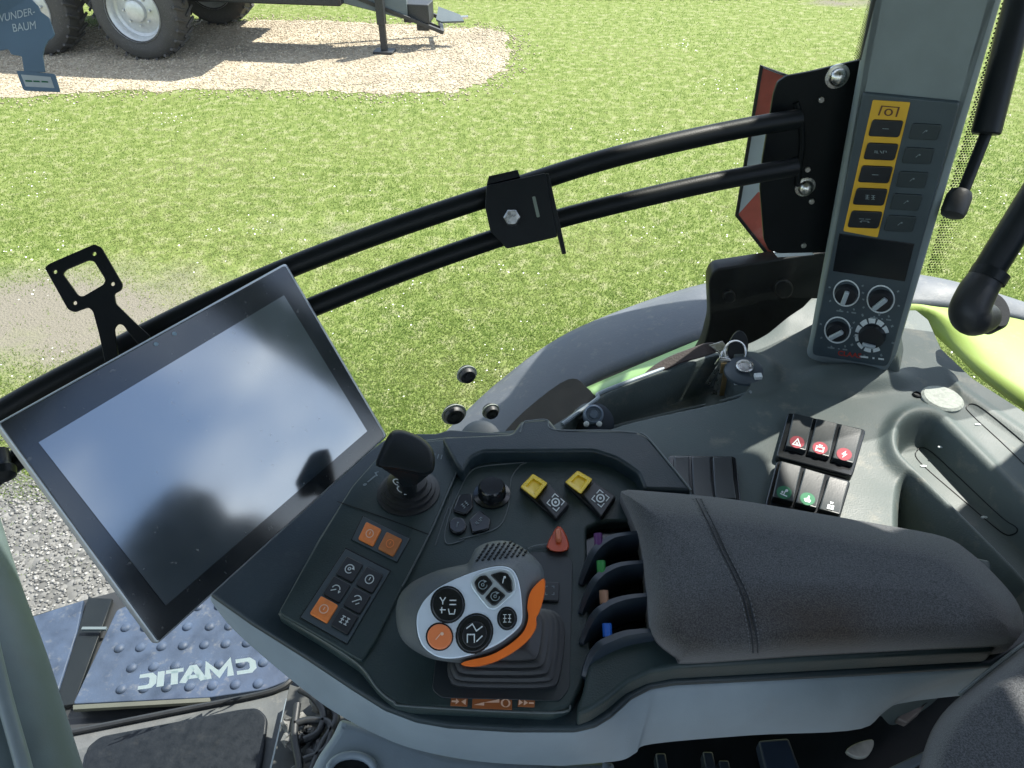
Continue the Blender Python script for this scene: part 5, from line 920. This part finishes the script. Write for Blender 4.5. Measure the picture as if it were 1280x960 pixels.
J = [(low, -.052), (lerp2(low, bor, .55), -.044), (lerp2(low, bor, .88), -.034), (bor, -.024), (lerp2(bor, plr, .12), -.016), (lerp2(bor, plr, .4), -.009), (lerp2(bor, plr, .75), -.0035), (scl(plr, 1.035, cc), -.001), (scl(plr, 1.015, cc), .0004), (scl(plr, .9, cc), .0004)]
jb = loft('grip', [[up(a, b, JP, o_) for a, b in r_] for r_, o_ in J], M_joyg, js)
fp_ = slab('face_plate', smo(PL, 4), JP, .003, M_plate, js, .0012, off=.0028, seg=3)
OR = Z([(801, 252), (806, 300), (800, 345), (778, 420), (762, 450), (760, 502), (712, 572), (612, 644), (508, 686), (430, 694), (384, 680), (430, 664), (530, 640), (620, 590), (690, 530), (716, 482), (724, 436), (718, 395), (728, 330), (758, 284)])
orr = smo(OR, 3); loft('orange_trim', [[up(a, b, JP, o_) for a, b in scl(orr, s, None)] for o_, s in ((-.030, .98), (-.018, 1.0), (-.0050, 1.0), (-.0015, .97))], M_joyor, js)
sp_ = [hit(a, b, jb, .0008) for a, b in Z([(425, 180), (430, 150), (440, 120), (470, 95)])]
gm_ = MB()
for k in range(9):
    for j in range(6):
        a0 = (462+29*k+j*10, 168-5*k-j*15+k*1.5); a1 = (a0[0]+7, a0[1]-8)
        if a0[0] > 715 or a0[1] < 70: continue
        p, q_ = (hit(480+x/4, 660+y/4, jb, .0004) for x, y in (a0, a1))
        if p and q_: v, f = tube_geo([p, q_], .0011, 6); gm_.add(v, f)
gm_.build('grip_slots', M_black, js)
def dk(name, px_, m_, off, par=None): return slab(name, px_, JP, .004, m_, par or js, .0012, off=off, seg=3)
def zc(a, b, rx, ry, ang=0): return ell(480+a/4, 660+b/4, rx/4, ry/4, 28, ang)
for (a, b, rx, ry, m_, ic, sm, nm) in ((318, 383, 80, 87, M_gloss, 'arrow4', M_white, 'round_button'), (452, 527, 84, 98, M_gloss, 'waves', M_white, 'round_button'), (615, 452, 43, 52, M_gloss, 'grid', M_white, 'round_button'), (277, 543, 62, 64, mat('button_orange', (.70, .20, .07), .35), 'slash', M_peach, 'orange_button')):
    an = 30 if rx == 84 else 0; slab('button_ring', zc(a, b, rx+8, ry+8, an), JP, .003, M_black, js, .0006, off=.0032)
    k = dk(nm, zc(a, b, rx, ry, an), m_, .0052)
    if rx > 83: slab('inner_pad', zc(a, b+6, 60, 68, 30), JP, .002, M_key, k, .0008, off=.0062)
    mark('symbol', inset([(480+(a-rx*.6)/4, 660+(b-ry*.6)/4), (480+(a+rx*.6)/4, 660+(b-ry*.6)/4), (480+(a+rx*.6)/4, 660+(b+ry*.6)/4), (480+(a-rx*.6)/4, 660+(b+ry*.6)/4)], (0, 0, 1, 1)), JP, ICON[ic], sm, k, .0070 if rx > 80 else .0058, w=.055)
slab('key_group_frame', smo(Z([(437, 268), (470, 228), (560, 203), (615, 207), (650, 240), (660, 300), (640, 335), (575, 395), (545, 408), (510, 392), (440, 300)]), 3), JP, .003, mat('frame_silver', (.55, .62, .66), .3, metal=.4), js, .001, off=.0042)
for px_, ic, cc_ in ((Z([(448, 270), (478, 238), (510, 233), (545, 275), (492, 338), (462, 312)]), 'cyc', (494, 284)), (Z([(528, 232), (580, 216), (615, 222), (640, 262), (643, 318), (620, 325), (585, 290)]), 'slash', (600, 260)), (Z([(552, 290), (610, 336), (560, 385), (540, 388), (502, 350)]), 'cyc', (556, 342))):
    k = dk('face_key', rnd(px_, 3), M_gloss, .0060); a, b = cc_; mark('symbol', pgon(480+a/4, 660+b/4, 14, 14, -30), JP, ICON[ic], M_white if ic == 'slash' else M_whitedim, k, .0065, w=.08)
# ================================================================== BELOW THE ARMREST
sb = thing('seat_suspension', at(1000, 950, 1.0), 'black seat suspension with metal parts in the gap under the armrest', 'seat base')
slab('cover', [(700, 880), (1250, 860), (1300, 1200), (700, 1200)], PZ(1.90), .1, M_black, sb, .004)
slab('blue_lever', rnd([(948, 925), (986, 922), (1004, 970), (960, 975)], 4), PZ(1.93), .02, mat('lever_blue', (.02, .035, .06), .5), sb, .003)
tube('cable', [at(1040, 920, 1.0), at(1052, 940, .98), at(1075, 955, .97), at(1090, 990, .96)], .006, M_rubber, sb, 10); tube('cable', [at(1110, 900, 1.02), at(1120, 925, 1.0), at(1150, 935, .98), at(1180, 920, .98)], .008, M_rubber, sb, 10)
slab('metal_tab', smo([(1058, 938), (1070, 929), (1090, 924), (1092, 933), (1084, 945), (1070, 946)], 3), PZ(1.95), .006, mat('raw_metal', (.40, .40, .36), .4, metal=.4, var=.3, vs=60), sb, .001)
slab('clamp', rnd([(1126, 882), (1160, 876), (1150, 890), (1134, 903), (1122, 898)], 2), PZ(1.97), .012, mat('clamp_brown', (.20, .17, .15), .5, metal=.3, var=.3, vs=60), sb, .002)
for a, b in ((885, 955), (826, 957), (905, 966)): mb = MB(); mb.box(up(a, b, PZ(1.92)), (.012, .02, .02)); mb.build('connector', mat('connector_dark', (.03, .04, .05), .3), sb, bevel=.002)
slab('side_strap', [(1110, 960), (1160, 936), (1166, 944), (1120, 972)], PZ(1.96), .01, mat('strap_grey', (.12, .15, .17), .5), sb, .002)
st_ = thing('driver_seat', at(1250, 920, .55), 'charcoal fabric driver seat edge in the lower right corner', 'seat')
cushion('seat_side', [(1130, 1080), (1148, 980), (1160, 930), (1178, 892), (1215, 858), (1262, 822), (1330, 775), (1480, 700), (1560, 900), (1500, 1150), (1250, 1180)], 2.20, 2.27, M_fab, st_, 26)
tube('piping', [up(a, b, PZ(2.235)) for a, b in [(1200, 868), (1230, 843), (1262, 818), (1300, 790)]], .0016, mat('piping', (.12, .15, .15), .5), st_, 8)
v, f = lathe_geo((.76, .20, 2.42), (0, 0, 1), [(.05, -.25), (.17, -.22), (.20, 0), (.18, .18), (.12, .25), (.03, .27)], 32, .45, 1.); mk('backrest', v, f, M_fab, st_)
v, f = lathe_geo((.74, .22, 2.70), (0, 0, 1), [(.03, -.08), (.12, -.07), (.145, 0), (.12, .07), (.03, .085)], 32, .5, 1.); mk('headrest', v, f, M_fab, st_)
# debris channel
db = thing('cable_channel', up(390, 910, PZ(1.75)), 'dirty channel with cables and dusty clods beside the light grey tunnel', 'cable channel')
slab('channel_floor', [(362, 855), (440, 880), (440, 1000), (330, 1000)], PZ(1.70), .02, mat('channel_grime', (.05, .052, .05), .8, var=.5, vs=60), db, .002)
random.seed(3)
for k in range(24):
    a = random.uniform(362, 418); b = random.uniform(866, 970)
    if a+ (b-866)*.55 > 455 or a+(b-866)*.3 < 372: continue
    p = up(a, b, PZ(1.72)); r0 = random.uniform(.008, .017); v, f = lathe_geo(p, (random.uniform(-.5, .5), random.uniform(-.5, .5), 1), [(r0*.3, -r0*.6), (r0*.9, -r0*.3), (r0, .2*r0), (r0*.6, .7*r0), (r0*.15, .9*r0)], 9, random.uniform(.6, 1.2), random.uniform(.6, 1.2)); v = [q_+Vector((random.gauss(0, .0022), random.gauss(0, .0022), random.gauss(0, .0015))) for q_ in v]
    mk('clod', v, f, M_stone if k % 3 else M_rubber, db, False)
for L_ in ([(375, 862), (392, 872), (404, 892), (398, 915), (380, 925)], [(368, 905), (388, 900), (412, 905), (408, 935), (380, 950)], [(372, 880), (368, 920), (374, 960), (366, 985)], [(395, 862), (412, 880), (420, 900), (400, 935), (384, 980)]): tube('cable', [up(a, b, PZ(1.735)) for a, b in L_], .0055, M_rubber, db, 10)
# ================================================================== AIR FRESHENER
af = thing('air_freshener', at(30, 50, .62), 'blue tree shaped air freshener card hanging at the upper left', 'air freshener')
AP = PN(30, 40, .60, (.05, -.82, .5))
slab('tree_card', rnd([(-60, -60), (20, -60), (36, -8), (40, 0), (48, 8), (50, 14), (61, 22), (68, 43), (64, 48), (60, 50), (55, 59), (53, 70), (56, 90), (30, 90), (27, 70), (14, 68), (10, 61), (-8, 64), (-30, 55), (-70, 40)], 2), AP, .0016, M_fresh, af, .0003)
slab('card_foot', rnd([(20, 88), (68, 92), (75, 115), (29, 113)], 3), AP, .0017, M_fresh, af, .0003, off=.0002); slab('foot_label', [(26, 93), (63, 96), (68, 110), (32, 108)], AP, .0004, mat('label_pale', (.40, .44, .46), .5), af, .0001, off=.0004)
mark('foot_print', [(30, 98), (60, 100), (62, 105), (32, 104)], AP, [('l', [(.02, .5), (.3, .5)], .35), ('l', [(.36, .5), (.62, .5)], .35), ('l', [(.7, .5), (.97, .5)], .35)], M_green, af, .0008)
M_afw = mat('card_print', (.45, .52, .56), .5)
text('lettering', 'WUNDER-', [(-6, 19), (43, 9), (44, 18), (-5, 29)], AP, M_afw, af, .0004); text('lettering', 'BAUM', [(15, 30), (44, 26), (45, 36), (17, 40)], AP, M_afw, af, .0004)
tube('hanging_thread', [at(-20, -55, .6), at(-22, -200, .6), at(-24, -420, .6)], .0006, M_white, af, 6, 2)
